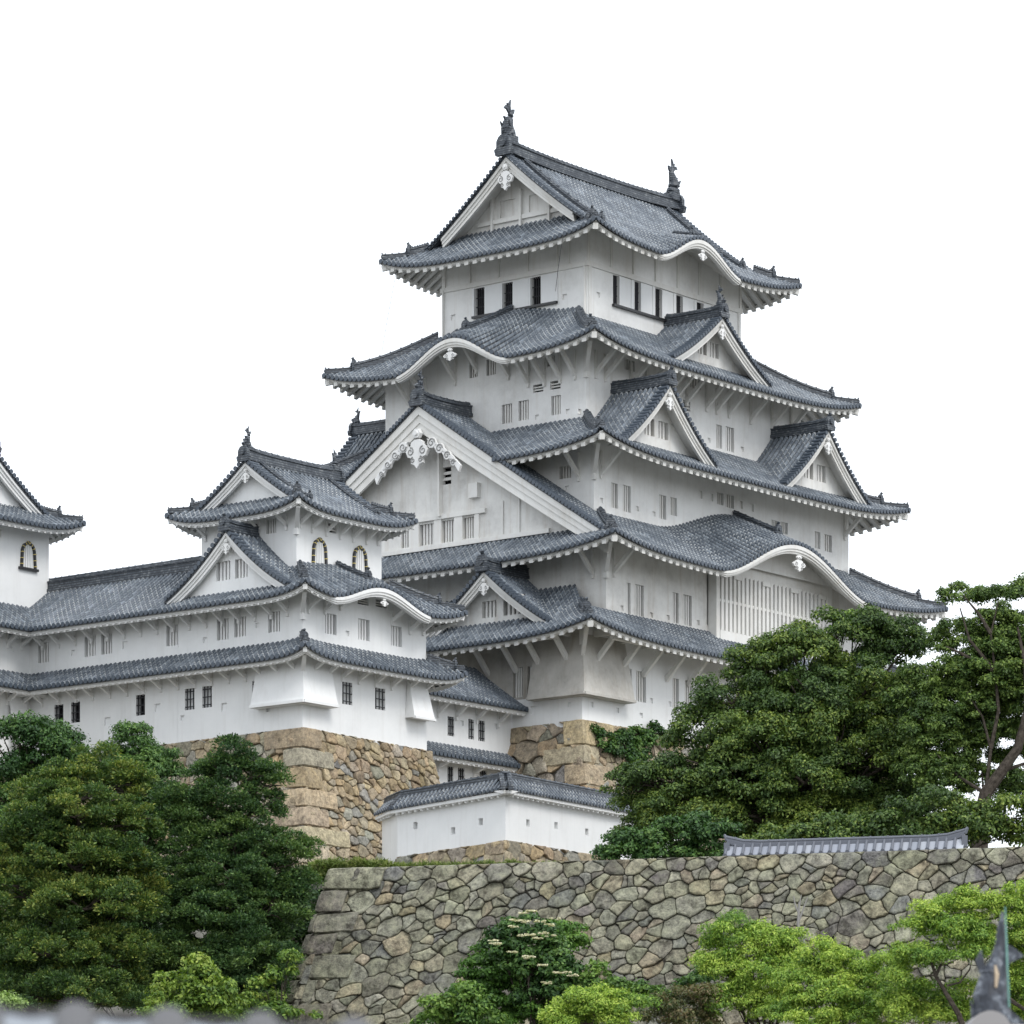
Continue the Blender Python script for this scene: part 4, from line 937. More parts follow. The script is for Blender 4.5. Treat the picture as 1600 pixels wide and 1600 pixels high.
# ------------------------------------------------------------------ stone walls of fitted stones (power diagram of large and small stones)
def clip(poly, nx, ny, c):                     # keep nx x + ny y <= c
    out = []; L = len(poly)
    for i in range(L):
        p, q = poly[i], poly[(i+1) % L]; dp = nx*p[0]+ny*p[1]-c; dq = nx*q[0]+ny*q[1]-c
        if dp <= 0: out.append(p)
        if (dp < 0 < dq) or (dq < 0 < dp):
            t = dp/(dp-dq); out.append((p[0]+(q[0]-p[0])*t, p[1]+(q[1]-p[1])*t))
    return out
def stones2d(w, h, rb, aspect=1.25, seed=1, small=True, row=False):
    rn = random.Random(seed); S = []; W = w/aspect
    grid = {}; cs = rb[1]*2.05
    def ok(x, y, r, k):
        gx, gy = int(x/cs), int(y/cs)
        for i in range(gx-1, gx+2):
            for j in range(gy-1, gy+2):
                for (a, b, c) in grid.get((i, j), ()):
                    if (x-a)**2+(y-b)**2 < (k*(r+c))**2: return False
        return True
    def put(n, r0, r1, k):
        for _ in range(n):
            x, y, r = rn.uniform(-.3, W+.3), rn.uniform(-.3, h+.3), rn.uniform(r0, r1)
            if ok(x, y, r, k): S.append((x, y, r)); grid.setdefault((int(x/cs), int(y/cs)), []).append((x, y, r))
    x = 0.0                                     # a capping course of larger stones
    if row:
        while x < W+.5:
            r = rn.uniform(rb[0], rb[1]); S.append((x+r, h-.30, r)); grid.setdefault((int((x+r)/cs), int((h-.3)/cs)), []).append((x+r, h-.3, r)); x += 2*r*.95
    area = W*h
    put(int(area/rb[1]**2*7), rb[0], rb[1], .80); put(int(area/rb[1]**2*12), rb[0]*.55, rb[0], .86)
    if small: put(int(area/rb[1]**2*9), rb[0]*.2, rb[0]*.4, .93)
    cells = []
    P = np.array(S)
    for i, (x, y, r) in enumerate(S):
        d2 = (P[:, 0]-x)**2+(P[:, 1]-y)**2; nb = np.where((d2 < (4.5*rb[1])**2) & (d2 > 0))[0]; nb = nb[np.argsort(d2[nb])][:40]
        poly = [(x-2, y-2), (x+2, y-2), (x+2, y+2), (x-2, y+2)]
        for j in nb:
            a, b, c = P[j]; nx, ny = a-x, b-y; cc = (a*a+b*b-c*c*.3-x*x-y*y+r*r*.3)/2
            poly = clip(poly, nx, ny, cc)
            if not poly: break
        if poly:
            poly = clip(clip(clip(clip(poly, 1, 0, W), -1, 0, 0), 0, 1, h), 0, -1, 0)
        if len(poly) >= 3: cells.append([(px*aspect, py) for px, py in poly])
    return cells
def warp(x, y, k):
    a = mnoise.noise_vector(Vector((x*1.5+k*7.3, y*1.5, k))); b = mnoise.noise_vector(Vector((x*4.7, y*4.7+k*3.1, k)))
    return x+a.x*.19+b.x*.055, y+a.y*.17+b.y*.055
def stone_cell(mb, poly, surf, rn, col, gap=.03, bulge=.13, lim=None):
    pp = []
    for p in poly:
        if not pp or math.hypot(p[0]-pp[-1][0], p[1]-pp[-1][1]) > .05: pp.append(p)
    if len(pp) > 2 and math.hypot(pp[0][0]-pp[-1][0], pp[0][1]-pp[-1][1]) < .05: pp.pop()
    if len(pp) < 3: return
    q = []
    for i in range(len(pp)):
        a, b = pp[i], pp[(i+1) % len(pp)]; L_ = math.hypot(a[0]-b[0], a[1]-b[1]); n = max(1, int(L_/.14)); k = min(.25, .035/max(L_, .05))
        q.append((a[0]+(b[0]-a[0])*k, a[1]+(b[1]-a[1])*k))
        for t in range(1, n): q.append((a[0]+(b[0]-a[0])*t/n, a[1]+(b[1]-a[1])*t/n))
        q.append((a[0]+(b[0]-a[0])*(1-k), a[1]+(b[1]-a[1])*(1-k)))
    L, H = lim
    def wp(x, y):
        X, Y = warp(x, y, 1.0); e = max(0., min(1, x/.5, (L-x)/.5)); f = max(0., min(1, (H-y)/.3)); return x+(X-x)*e, y+(Y-y)*f*1.0
    q = [wp(x, y) for x, y in q]
    cx = sum(p[0] for p in q)/len(q); cy = sum(p[1] for p in q)/len(q)
    rad = sum(math.hypot(x-cx, y-cy) for x, y in q)/len(q)
    if rad < .05: return
    tx, ty = rn.uniform(-.24, .24), rn.uniform(-.28, .14); up = rn.uniform(-.04, .06); sd = rn.uniform(0, 50)
    fx, fy = rn.uniform(-.5, .5), rn.uniform(-.5, .5)
    def dep(X, Y): return mnoise.noise(Vector((X*2.2, Y*2.2, sd)))*.07*min(1, rad/.35)+mnoise.noise(Vector((X*7, Y*7, sd)))*.022
    def ring(shr, d, tilt=1, w=0.):
        out = []
        for x, y in q:
            dd = math.hypot(x-cx, y-cy) or 1; k = max(.12, 1-shr/dd); X, Y = cx+(x-cx)*k, cy+(y-cy)*k
            out.append(surf(X, Y, d+up+(tx*(X-cx)+ty*(Y-cy))*tilt+dep(X, Y)*w))
        return out
    b = min(bulge, rad*.3)
    rings = [ring(gap*.5, -.16, 0), ring(gap*.6, -.03), ring(gap+.008, b*.4), ring(gap+.03+rad*.05, b*.85, 1, .6), ring(gap+rad*.35, b, 1, 1), ring(gap+rad*.68, b*1.02, 1, 1)]
    base = len(mb.f); mb.loft(rings, 0, closed=True)
    k = len(q); c = surf(cx, cy, up+b*1.03+dep(cx, cy)); n = len(mb.v); mb.v.append(c); e = n-k
    for i in range(k): mb.f.append((e+i, e+(i+1) % k, n)); mb.m.append(0); mb.uv.append([(0, 0)]*3); mb.col.append(col)
    for i in range(base, len(mb.f)): mb.col[i] = col
def pal(rn, P):
    c = rn.choice(P); k = rn.uniform(.8, 1.18); return (c[0]*k, c[1]*k*rn.uniform(.97, 1.03), c[2]*k*rn.uniform(.92, 1.05), 1)
TAN = [(.40, .31, .20), (.42, .34, .23), (.37, .29, .19), (.43, .36, .26), (.35, .30, .22), (.33, .26, .18), (.31, .30, .26), (.44, .37, .27), (.38, .34, .27), (.36, .31, .22), (.40, .33, .23), (.30, .295, .27)]
TANL = [(.46, .37, .25), (.44, .33, .21), (.42, .36, .27), (.38, .35, .28), (.48, .40, .29)]
GREY = [(0.275, 0.268, 0.216), (0.253, 0.245, 0.198), (0.308, 0.296, 0.234), (0.22, 0.211, 0.18), (0.176, 0.165, 0.15), (0.275, 0.257, 0.198), (0.319, 0.285, 0.21), (0.204, 0.205, 0.192), (0.297, 0.291, 0.228), (0.175, 0.172, 0.155), (0.297, 0.257, 0.186), (0.286, 0.285, 0.228), (0.253, 0.251, 0.204)]
def quad_surf(P, Q, H, bat, bat2=0.0, endbat=(0, 0)):
    """wall face from plan point P to Q, top at height H above; battered outwards going down (outward = right of P->Q)"""
    dx, dy = Q[0]-P[0], Q[1]-P[1]; L = math.hypot(dx, dy); ux, uy = dx/L, dy/L; nx, ny = uy, -ux
    def surf(s, h, d):
        t = H-h; o = bat*t+bat2*t*t+d; e0 = (endbat[0]*t+bat2*t*t)*(1 if endbat[0] else 0); e1 = (endbat[1]*t+bat2*t*t)*(1 if endbat[1] else 0)
        f = s/L; ss = -e0*(1-f)+e1*f+s
        return (P[0]+ux*ss+nx*o, P[1]+uy*ss+ny*o, P[2]+(Q[2]-P[2])*f-t)
    return surf, L
def stone_face(mb, bk, P, Q, H, bat, rb, seed, P_col, bat2=0, endbat=(0, 0), aspect=1.25, gap=.03, row=True, bulge=.13):
    surf, L = quad_surf(P, Q, H, bat, bat2, endbat); rn = random.Random(seed)
    for c in stones2d(L, H, rb, aspect, seed, True, row): stone_cell(mb, c, surf, rn, pal(rn, P_col), gap, bulge, (L, H))
    n = max(2, int(L/1.5)); m = 8
    for i in range(m):
        bk.loft([[surf(L*j/n, H*i/m, -.10) for j in range(n+1)], [surf(L*j/n, H*(i+1)/m, -.10) for j in range(n+1)]])
    return surf, L
def quoins(mb, sA, LA, sB, LB, H, hs, la, lb, seed, P_col, off=.10):
    """alternating long corner stones; corner is the end of A and the start of B"""
    rn = random.Random(seed); h = 0; i = 0
    while h < H-.05:
        t = min(hs*rn.uniform(.85, 1.2), H-h)
        if H-h-t < hs*.45: t = H-h
        a, b = ((la, lb) if i % 2 else (lb, la)); a *= rn.uniform(.85, 1.15); b *= rn.uniform(.85, 1.15)
        col = pal(rn, P_col); g = .025
        m_ = 5
        def sec(hh, o, e, dn=0.0):
            r = []
            def nz(x, z): return mnoise.noise(Vector((x*1.8, z*1.8, seed+i*3.3)))*.05+mnoise.noise(Vector((x*6, z*6, seed)))*.015
            def hz(x): return hh+mnoise.noise(Vector((x*1.3+seed, 0, (h if dn < 0 else h+t)*2.1)))*.07
            for k in range(m_): x = LA-a+(a-.03)*k/(m_-1)+(e if k == 0 else 0); r.append(sA(x+(o*.95 if k == m_-1 else 0), hz(-a+a*k/(m_-1)), o+nz(x-LA, hh) if k < m_-1 else o))
            for k in range(m_): x = .03+(b-.03)*k/(m_-1)-(e if k == m_-1 else 0); r.append(sB(x-(o*.95 if k == 0 else 0), hz(b*k/(m_-1)), o+nz(x+9, hh) if k else o))
            r.append(sB(b-e, hh, -.2)); r.append(sA(LA-a+e, hh, -.2)); return r
        base = len(mb.f)
        mb.loft([sec(h+g, off-.07, .04, -1), sec(h+g+.05, off, .0, -1), sec(h+t*.35, off+.02, 0, -1), sec(h+t*.65, off+.02, 0, 1), sec(h+t-g-.05, off, .0, 1), sec(h+t-g, off-.07, .04, 1)], 0, closed=True, cap0=True, cap1=True)
        for k in range(base, len(mb.f)): mb.col[k] = col
        h += t; i += 1
def w3(a, b, z): x, y = c2w(a, b); return (x, y, z)
def thing_root(name, p, label, cat, group=None): return Root(name, p, False, label, cat, group)
# main keep base
t = thing_root('stone_base', w3(-8, -5.8, 20), 'tan fitted stone base under the main keep, with ivy near its top corner', 'stone base'); mb = MB(); bk = MB()
cor = w3(-8, -5.8, 29.6)
sA, LA = stone_face(mb, bk, w3(-8, 6, 29.4), cor, 9.5, .20, (.34, .60), 21, TAN, .012, (0, .20), 1.3, gap=.014, bulge=.05)
sB, LB = stone_face(mb, bk, cor, w3(20, -5.8, 29.4), 9.5, .20, (.28, .5), 22, TAN, .012, (.20, 0), 1.3, gap=.014, bulge=.06)
quoins(mb, sA, LA, sB, LB, 9.5, 1.0, 2.3, 1.2, 23, TANL, .13)
mb.build('stones', M['stone'], None, t); bk.build('joints', M['gap'], None, t)
# small keep base and gallery base
t = thing_root('stone_base', w3(-27.06, -4, 18), 'tall tan fitted stone base with big corner stones under the left small keep and gallery', 'stone base'); mb = MB(); bk = MB()
cor = w3(-27.1, -4.04, 27.3)
sA, LA = stone_face(mb, bk, w3(-27.1, 17, 27.15), cor, 9.5, .16, (.28, .50), 31, TAN+[(.33, .30, .25)]*3, .012, (0, .16), 1.25, gap=.015, bulge=.07)
sB, LB = stone_face(mb, bk, cor, w3(-17.7, -4.04, 27.15), 9.5, .16, (.22, .42), 32, TAN, .012, (.16, .16), 1.05, gap=.015, bulge=.07)
quoins(mb, sA, LA, sB, LB, 9.5, .95, 2.1, 1.2, 33, TANL, .14)
sE, LE = stone_face(mb, bk, w3(-17.7, -4.04, 27.15), w3(-17.7, -1.2, 27.15), 9.5, .16, (.4, .6), 34, TAN, .012, (.16, 0), 1.2)
mb.build('stones', M['stone'], None, t); bk.build('joints', M['gap'], None, t)
mb = MB(); mb.box((0, 0, 0), (.1, .1, .1))
# ------------------------------------------------------------------ low plaster wall with tile coping on stone footing
cz = 21.1; cx, cy = -.29, 190.0
dL = (-math.cos(math.radians(46)), math.sin(math.radians(46))); dR = (math.cos(math.radians(56.5)), math.sin(math.radians(56.5)))
WLp = (cx+dL[0]*7.15, cy+dL[1]*7.15); WRp = (cx+dR[0]*15, cy+dR[1]*15); WEp = (WLp[0]-.78, WLp[1]+2.2)
t = thing_root('plaster_wall', (cx, cy, cz), 'low white plastered wall with grey tile coping and small loopholes, bent at a corner', 'wall'); t.white = True
path = [WEp, WLp, (cx, cy), WRp]; ztop = 2.12; th = .45
mb = MB()
def outn(p, q): dx, dy = q[0]-p[0], q[1]-p[1]; L = math.hypot(dx, dy); return (dy/L, -dx/L)
holes = {1: [(634+15, 1290), (708, 1298), (751, 1284)], 2: [(825, 1286), (869, 1290), (917, 1300), (985, 1303)]}
for i, (p, q) in enumerate(zip(path[:-1], path[1:])):
    L = math.hypot(q[0]-p[0], q[1]-p[1]); ux, uy = (q[0]-p[0])/L, (q[1]-p[1])/L; nx, ny = outn(p, q)
    zb = cz if i == 0 else cz; zz0 = [cz-.25-1.2, cz-.25, cz][i] if i < 2 else cz
    ops = []
    for (px, py) in holes.get(i, []):
        k = (px-PX0)/F; s = (k*p[1]-p[0])/(ux-k*uy); Y = p[1]+uy*s; z = (HY-py)/F*Y
        ops.append((s-.14, s+.14, z-.16, z+.16))
    cuts = sorted({0, L, *[x for o in ops for x in o[:2]]}); zc = sorted({zz0-.22, cz+ztop, *[x for o in ops for x in o[2:]]})
    P_ = lambda s, z, d=0: (p[0]+ux*s-nx*d, p[1]+uy*s-ny*d, z)
    for a, b in zip(cuts[:-1], cuts[1:]):
        for za, zb_ in zip(zc[:-1], zc[1:]):
            if any(o[0] < (a+b)/2 < o[1] and o[2] < (za+zb_)/2 < o[3] for o in ops): continue
            mb.face([P_(a, za), P_(b, za), P_(b, zb_), P_(a, zb_)])
    u0, u1 = (.6 if i == 2 else .1), (L-.6 if i == 1 else L)
    mb.face([P_(u0, zc[0], th), P_(u1, zc[0], th), P_(u1, zc[-1], th), P_(u0, zc[-1], th)])
    for a, b, za, zb_ in ops:
        for u, v in (((a, za), (a, zb_)), ((a, zb_), (b, zb_)), ((b, zb_), (b, za)), ((b, za), (a, za))): mb.face([P_(*u), P_(*v), P_(*v, .3), P_(*u, .3)])
        mb.face([P_(a, za, .3), P_(b, za, .3), P_(b, zb_, .3), P_(a, zb_, .3)])
mb.build('wall', M['white'], None, t)
# coping roof
rb_ = MB(); tr = MB(); rg = MB()
ov = .62; hr = .62
offs = []
for i, (p, q) in enumerate(zip(path[:-1], path[1:])):
    L = math.hypot(q[0]-p[0], q[1]-p[1]); ux, uy = (q[0]-p[0])/L, (q[1]-p[1])/L; nx, ny = outn(p, q)
    # mitre slopes
    def mit(k):
        if k <= 0 or k >= len(path)-1: return 0.0
        n1 = outn(path[k-1], path[k]); n2 = outn(path[k], path[k+1]); d1 = (path[k][0]-path[k-1][0], path[k][1]-path[k-1][1]); 
        c_ = n1[0]*n2[0]+n1[1]*n2[1]; sgn = 1 if (n2[0]*d1[0]+n2[1]*d1[1]) > 0 else -1
        return sgn*math.tan(math.acos(max(-1, min(1, c_)))/2)
    m0, m1 = mit(i), mit(i+1)
    lf = (.10 if i == 2 else 0)
    def Q(s, o, z): return (p[0]+ux*s+nx*o, p[1]+uy*s+ny*o, z)
    def zline(s): f = s/L; return cz+ztop+.12+{0: -.28+.05*f, 1: -.25+.25*f, 2: -.02*f}[i]
    n = int(L/.26)
    for j in range(n):
        s = L*(j+.5)/n
        for sg in ((1,) if i == 0 else (1, -1)):
            pts = []
            for k in range(4):
                f = k/3; o = sg*(ov*(1-f)+.06*f)-th/2; 
                lim0 = -(o+th/2)*m0 if sg*m0 > 0 or True else 0
                pts.append(Q(s, o, zline(s)+hr*(f*.9+.1*f*f)))
            a_ = [(x-ux*.13, y-uy*.13, z) for x, y, z in pts]; b_ = [(x+ux*.13, y+uy*.13, z) for x, y, z in pts]
            for k in range(3): rb_.face([a_[k], b_[k], b_[k+1], a_[k+1]], 1, [(j+.1, k), (j+.9, k), (j+.9, k+.9), (j+.1, k+.9)])
            rb_.face([(a_[0][0], a_[0][1], a_[0][2]-.08), (b_[0][0], b_[0][1], b_[0][2]-.08), b_[0], a_[0]], 1)
            rib(rb_, pts, (ux, uy), j, .07)
    # corner filler fans
    for s, mm in ((0, m0), (L, m1)):
        if mm > 0:
            o = ov-th/2; e = (1 if s else -1)*mm*(ov+0)
            for k in range(3):
                f0, f1 = k/3, (k+1)/3
                A = Q(s, ov*(1-f0)-th/2, zline(s)+hr*f0); B = Q(s+e*(1-f0), ov*(1-f0)-th/2, zline(s)+hr*f0)
                A2 = Q(s, ov*(1-f1)-th/2, zline(s)+hr*f1); B2 = Q(s+e*(1-f1), ov*(1-f1)-th/2, zline(s)+hr*f1)
                rb_.face([A, B, B2, A2], 1)
            if not s: pass
            rib(rb_, [Q(s+e*.45*(1-f), ov*(1-f)-th/2, zline(s)+hr*f) for f in (0, .33, .66, 1)], (ux, uy), 3, .07)
            ridge_loft(rg, [Q(s+e*(1-f), ov*(1-f)-th/2, zline(s)+hr*f+.03) for f in (0, .3, .6, 1)], .16, .12)
    ridge_loft(rg, [Q(L*k/8, -th/2, zline(L*k/8)+hr+.0) for k in range(9)], .24, .2)
    tr.loft([[Q(L*k/4+(-m0*ov*(1-k/4)*1+m1*ov*(k/4))*.8, o-th/2, zline(L*k/4)+z) for o, z in ((ov-.06, -.08), (ov-.06, -.22), (ov-.2, -.24), (0, -.1))] for k in range(5)], 0, closed=True, cap0=True, cap1=True)
    tr.loft([[Q(L*k/4, o-th/2, zline(L*k/4)+z) for o, z in ((-ov+.06, -.08), (-ov+.06, -.22), (-ov+.2, -.24), (0, -.1))] for k in range(5)], 0, closed=True, cap0=True, cap1=True)
    for j in range(int(L/.42)):
        s = .2+j*.42; tr.beam(Q(s, .0, zline(s)-.2), Q(s, ov-th/2-.12, zline(s)-.27), .1, .12)
co = rb_.build('coping', [M['rib'], M['pan'], M['cap']], None, t); tr.build('eave_board', M['trimw'], co, t); rg.build('coping_ridge', M['ridge'], co, t)
t = thing_root('stone_footing', (cx, cy, cz-2), 'low footing of tan stones under the bent plaster wall', 'stone footing'); mb = MB(); bk = MB()
pL = (WLp[0]-.08, WLp[1]-.08, cz-.22); pC = (cx, cy-.13, cz+.0); pR = (WRp[0]+.08, WRp[1]-.06, cz-.0)
sA, LA = stone_face(mb, bk, pL, pC, 2.0, .1, (.3, .5), 41, TAN, 0, (0, .1), 1.6, gap=.014, bulge=.05); sB, LB = stone_face(mb, bk, pC, pR, 2.0, .1, (.28, .45), 42, TANL+TAN, 0, (.1, 0), 1.5, gap=.014, bulge=.05)
quoins(mb, sA, LA, sB, LB, 2.0, .8, 1.3, .9, 43, TANL, .06)
mb.build('stones', M['stone'], None, t); bk.build('joints', M['gap'], None, t)
# ------------------------------------------------------------------ great retaining wall
TL_ = at(521, 1357, 165); TR_ = at(1640, 1324, 157.4)
dx, dy = TR_[0]-TL_[0], TR_[1]-TL_[1]; L = math.hypot(dx, dy); ex = (TR_[0]+dx/L*14, TR_[1]+dy/L*14, TR_[2]+.1)
t = thing_root('retaining_wall', (TL_[0], TL_[1], 4), 'long lichen covered retaining wall of rough grey fitted stones across the foreground', 'stone wall'); mb = MB(); bk = MB()
BH = 13.0
LBk = (TL_[0]-8*.25, TL_[1]+8*.97, TL_[2]-.2)
sB, LB = stone_face(mb, bk, TL_, ex, BH, .25, (.24, .55), 52, GREY, .004, (.25, 0), 1.25, gap=.014, bulge=.07)
sA, LA = stone_face(mb, bk, (TL_[0]-12*.05, TL_[1]+12, TL_[2]), TL_, BH, .25, (.3, .5), 51, GREY, .004, (0, .25), 1.2, gap=.03, bulge=.10)
quoins(mb, sA, LA, sB, LB, BH, .85, 1.9, 1.0, 53, [(.31, .30, .25), (.28, .27, .22), (.25, .235, .20), (.33, .32, .25)], .17)
mb.build('stones', M['stoneg'], None, t); bk.build('joints', M['gap'], None, t)
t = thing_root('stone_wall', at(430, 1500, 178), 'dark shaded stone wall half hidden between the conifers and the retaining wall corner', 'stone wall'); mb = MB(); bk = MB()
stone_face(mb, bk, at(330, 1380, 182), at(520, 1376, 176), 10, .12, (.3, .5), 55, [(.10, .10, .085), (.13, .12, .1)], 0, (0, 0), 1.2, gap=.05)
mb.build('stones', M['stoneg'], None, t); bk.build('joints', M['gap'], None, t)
# tiled coping of a low wall standing on the terrace behind the parapet
A = at(1137, 1341, 163.2); B = at(1508, 1330, 160.6); L = math.hypot(B[0]-A[0], B[1]-A[1]); ux, uy = (B[0]-A[0])/L, (B[1]-A[1])/L; nx, ny = uy, -ux
t = thing_root('tiled_coping', A, 'low row of pale grey roof tiles with upturned ends above the retaining wall', 'tile coping')
M['paleTile'] = tile_mat('pale_flat_tile', (.20, .22, .26), (.27, .29, .34), (.34, .36, .40), (.2, .2, .22), .0)
M['paleRib'] = mat('grey_round_tile', (.11, .12, .145), .5, .5)[0]
mb = MB(); n = 27
def Qc(s, o, z): f = s/L; return (A[0]+ux*s+nx*o, A[1]+uy*s+ny*o, A[2]+(B[2]-A[2])*f+z)
for j in range(n):
    s0, s1 = L*j/n, L*(j+1)/n
    mb.face([Qc(s0, .42, .06), Qc(s1, .42, .06), Qc(s1, .10, .50), Qc(s0, .10, .50)], 1, [(j+.2, .5)]*4); mb.face([Qc(s0, -.3, .0), Qc(s1, -.3, .0), Qc(s1, .05, .50), Qc(s0, .05, .50)], 1, [(j+.2, .5)]*4)
    mb.face([Qc(s0, .42, -.04), Qc(s1, .42, -.04), Qc(s1, .42, .06), Qc(s0, .42, .06)], 0)
    mb.tube([Qc(s0, .46, .07), Qc(s0, .10, .55)], .055, 0, 8); mb.tube([Qc(s0, .50, .05), Qc(s0, .44, .06)], .085, 0, 8); mb.tube([Qc((s0+s1)/2, .50, -.08), Qc((s0+s1)/2, .40, -.08)], .075, 1, 8)
cp = mb.build('tiles', [M['paleRib'], M['paleTile']], None, t)
mb = MB(); ridge_loft(mb, [Qc(L*k/14, .07, .46+.2*max(0, abs(k/7-1)-.82)/.18) for k in range(15)], .18, .16)
for s, sg in ((0, -1), (L, 1)): mb.tube([Qc(s, .07, .68), Qc(s+sg*.07, .07, .82), Qc(s+sg*.12, .07, .9)], [.09, .07, .05], 0, 8); mb.box([c-.1 for c in Qc(s, .2, .25)], [c+.12 for c in Qc(s, .2, .45)])
mb.build('coping_ridge', M['paleRib'], cp, t)
mb = MB(); mb.loft([[Qc(0, .25, -.06), Qc(0, -.2, -.06), Qc(0, -.2, -1.0), Qc(0, .25, -1.0)], [Qc(L, .25, -.06), Qc(L, -.2, -.06), Qc(L, -.2, -1.0), Qc(L, .25, -1.0)]], 0, True, True, True); mb.build('wall', M['white'], None, t)
# ------------------------------------------------------------------ ground and terrace
mb = MB()
def gz(x, y):
    if y < 60: z = -14
    elif y < 158: z = -14+(y-60)/98*20
    elif y < 300: z = 6
    else: z = 6-(y-300)*.01 if y < 1500 else -6
    return z
xs = [-3000, -800, -250, -120]+[x for x in range(-100, 101, 10)]+[120, 250, 800, 3000]; ys = [-3000, -600, -100, 0]+[y for y in range(20, 160, 10)]+[158, 300, 800, 3000]
for i in range(len(xs)-1):
    for j in range(len(ys)-1):
        q = [(xs[i], ys[j]), (xs[i+1], ys[j]), (xs[i+1], ys[j+1]), (xs[i], ys[j+1])]; mb.face([(x, y, gz(x, y)) for x, y in q])
o = mb.build('ground', M['ground']); o['kind'] = 'structure'
mb = MB()
n_ = (dy/math.hypot(dx, dy), -dx/math.hypot(dx, dy))
mb.face([(TL_[0]+.3, TL_[1]+.5, 17.0), (ex[0], ex[1]+.5, 17.3), (ex[0]+30, 240, 19.5), (-60, 240, 19.5), (-60, 196, 18.2), (TL_[0]-1, 196, 18.2)])
mb.face([(-60, 196, 18.2), (TL_[0]-1, 196, 18.2), (TL_[0]-1.4, 176, 5), (-60, 176, 5)])
o = mb.build('terrace', M['ground']); o['kind'] = 'structure'
# mound of earth that carries the buildings, inside the stone bases
mb = MB(); pl_ = [(-26.4, -3.2), (-18.4, -3.2), (-18.4, 1), (-7.2, 1), (-7.2, -4.9), (19.5, -4.9), (19.5, 36), (-46, 36), (-46, 16.5), (-26.4, 16.5)]
mb.loft([[(*c2w(a, b), z) for a, b in pl_] for z in (5, 26.7)], 0, True, False, True)
o = mb.build('hill', M['ground']); o['kind'] = 'structure'
# ------------------------------------------------------------------ trees: crowns of many leaf sized faces in clumps on real limbs
def leaf_mesh(name, clumps, per, ll, lw, cols, parent, needle=False, seed=0, flat=.75, fill=.15, tipmix=.5):
    r = np.random.default_rng(seed); cl = np.array(clumps, dtype=float)         # x y z radius tint
    w = cl[:, 3]**2; cnt = np.maximum(8, (per*w/w.mean()).astype(int)); idx = np.repeat(np.arange(len(cl)), cnt); n = len(idx)
    d = r.normal(size=(n, 3)); d[:, 2] = np.where(d[:, 2] < -.35, -d[:, 2]*.8, d[:, 2]); d /= np.linalg.norm(d, axis=1)[:, None]
    rad = cl[idx, 3]*np.where(r.random(n) < fill, r.uniform(.1, .75, n), r.uniform(.72, 1.12, n))
    lump = 1+.22*np.sin(d[:, 0]*5+idx)*np.cos(d[:, 1]*6+idx*1.7)
    pos = cl[idx, :3]+d*(rad*lump)[:, None]*np.array([1, 1, flat])
    nrm = d+r.normal(size=(n, 3))*.55+np.array([0, 0, .35]); nrm /= np.linalg.norm(nrm, axis=1)[:, None]
    if needle:
        ax = d+r.normal(size=(n, 3))*.45+np.array([0, 0, .25])
    else: ax = r.normal(size=(n, 3))
    ax -= nrm*(ax*nrm).sum(1)[:, None] if not needle else 0
    ax /= np.linalg.norm(ax, axis=1)[:, None]
    sd = np.cross(ax, nrm); sd /= np.maximum(np.linalg.norm(sd, axis=1)[:, None], 1e-5)
    L = ll*r.uniform(.6, 1.3, n)[:, None]; W = lw*r.uniform(.6, 1.3, n)[:, None]
    v = np.empty((n, 4, 3)); droop = np.array([0, 0, -.12])*L
    v[:, 0] = pos-ax*L*.5; v[:, 1] = pos+sd*W*.5+ax*L*.05; v[:, 2] = pos+ax*L*.5+droop; v[:, 3] = pos-sd*W*.5+ax*L*.05
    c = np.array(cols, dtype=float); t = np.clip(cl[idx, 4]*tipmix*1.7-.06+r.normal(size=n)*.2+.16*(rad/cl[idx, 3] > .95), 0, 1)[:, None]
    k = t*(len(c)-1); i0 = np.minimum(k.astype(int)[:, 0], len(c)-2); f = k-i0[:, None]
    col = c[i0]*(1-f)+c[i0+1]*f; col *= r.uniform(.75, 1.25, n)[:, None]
    me = bpy.data.meshes.new(name); me.vertices.add(n*4); me.vertices.foreach_set('co', v.reshape(-1).astype(np.float32))
    me.loops.add(n*4); me.loops.foreach_set('vertex_index', np.arange(n*4, dtype=np.int32))
    me.polygons.add(n); me.polygons.foreach_set('loop_start', np.arange(0, n*4, 4, dtype=np.int32)); me.polygons.foreach_set('loop_total', np.full(n, 4, dtype=np.int32))
    me.update(calc_edges=True); a = me.attributes.new('Col', 'FLOAT_COLOR', 'FACE')
    a.data.foreach_set('color', np.concatenate([col, np.ones((n, 1))], 1).reshape(-1).astype(np.float32))
    me.materials.append(M['leaf']); o = bpy.data.objects.new(name, me); C.objects.link(o)
    if parent: o.parent = parent
    return o
def clumps_from(ells, base, rc, dens, seed, low=-.5, jit=.25, shape='round'):
    """small clumps scattered over the upper and outer surface of large lobes"""
    r = random.Random(seed); out = []
    for (x, y, z, rx, ry, rz) in ells:
        lt = r.uniform(0, 1); n = max(3, int(dens*(rx*ry+rx*rz+ry*rz)/3*4*math.pi/(rc*rc*3.1)))
        for _ in range(n):
            while True:
                d = (r.gauss(0, 1), r.gauss(0, 1), r.gauss(0, 1)); L = math.sqrt(sum(q*q for q in d)); d = [q/L for q in d]
                if d[2] > low: break
            k = r.uniform(.55, .95) if r.random() < .3 else r.uniform(.82, 1.18)
            s = rc*r.uniform(.6, 1.35)
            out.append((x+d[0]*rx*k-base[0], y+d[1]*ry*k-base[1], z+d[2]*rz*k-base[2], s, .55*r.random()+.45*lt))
    return out
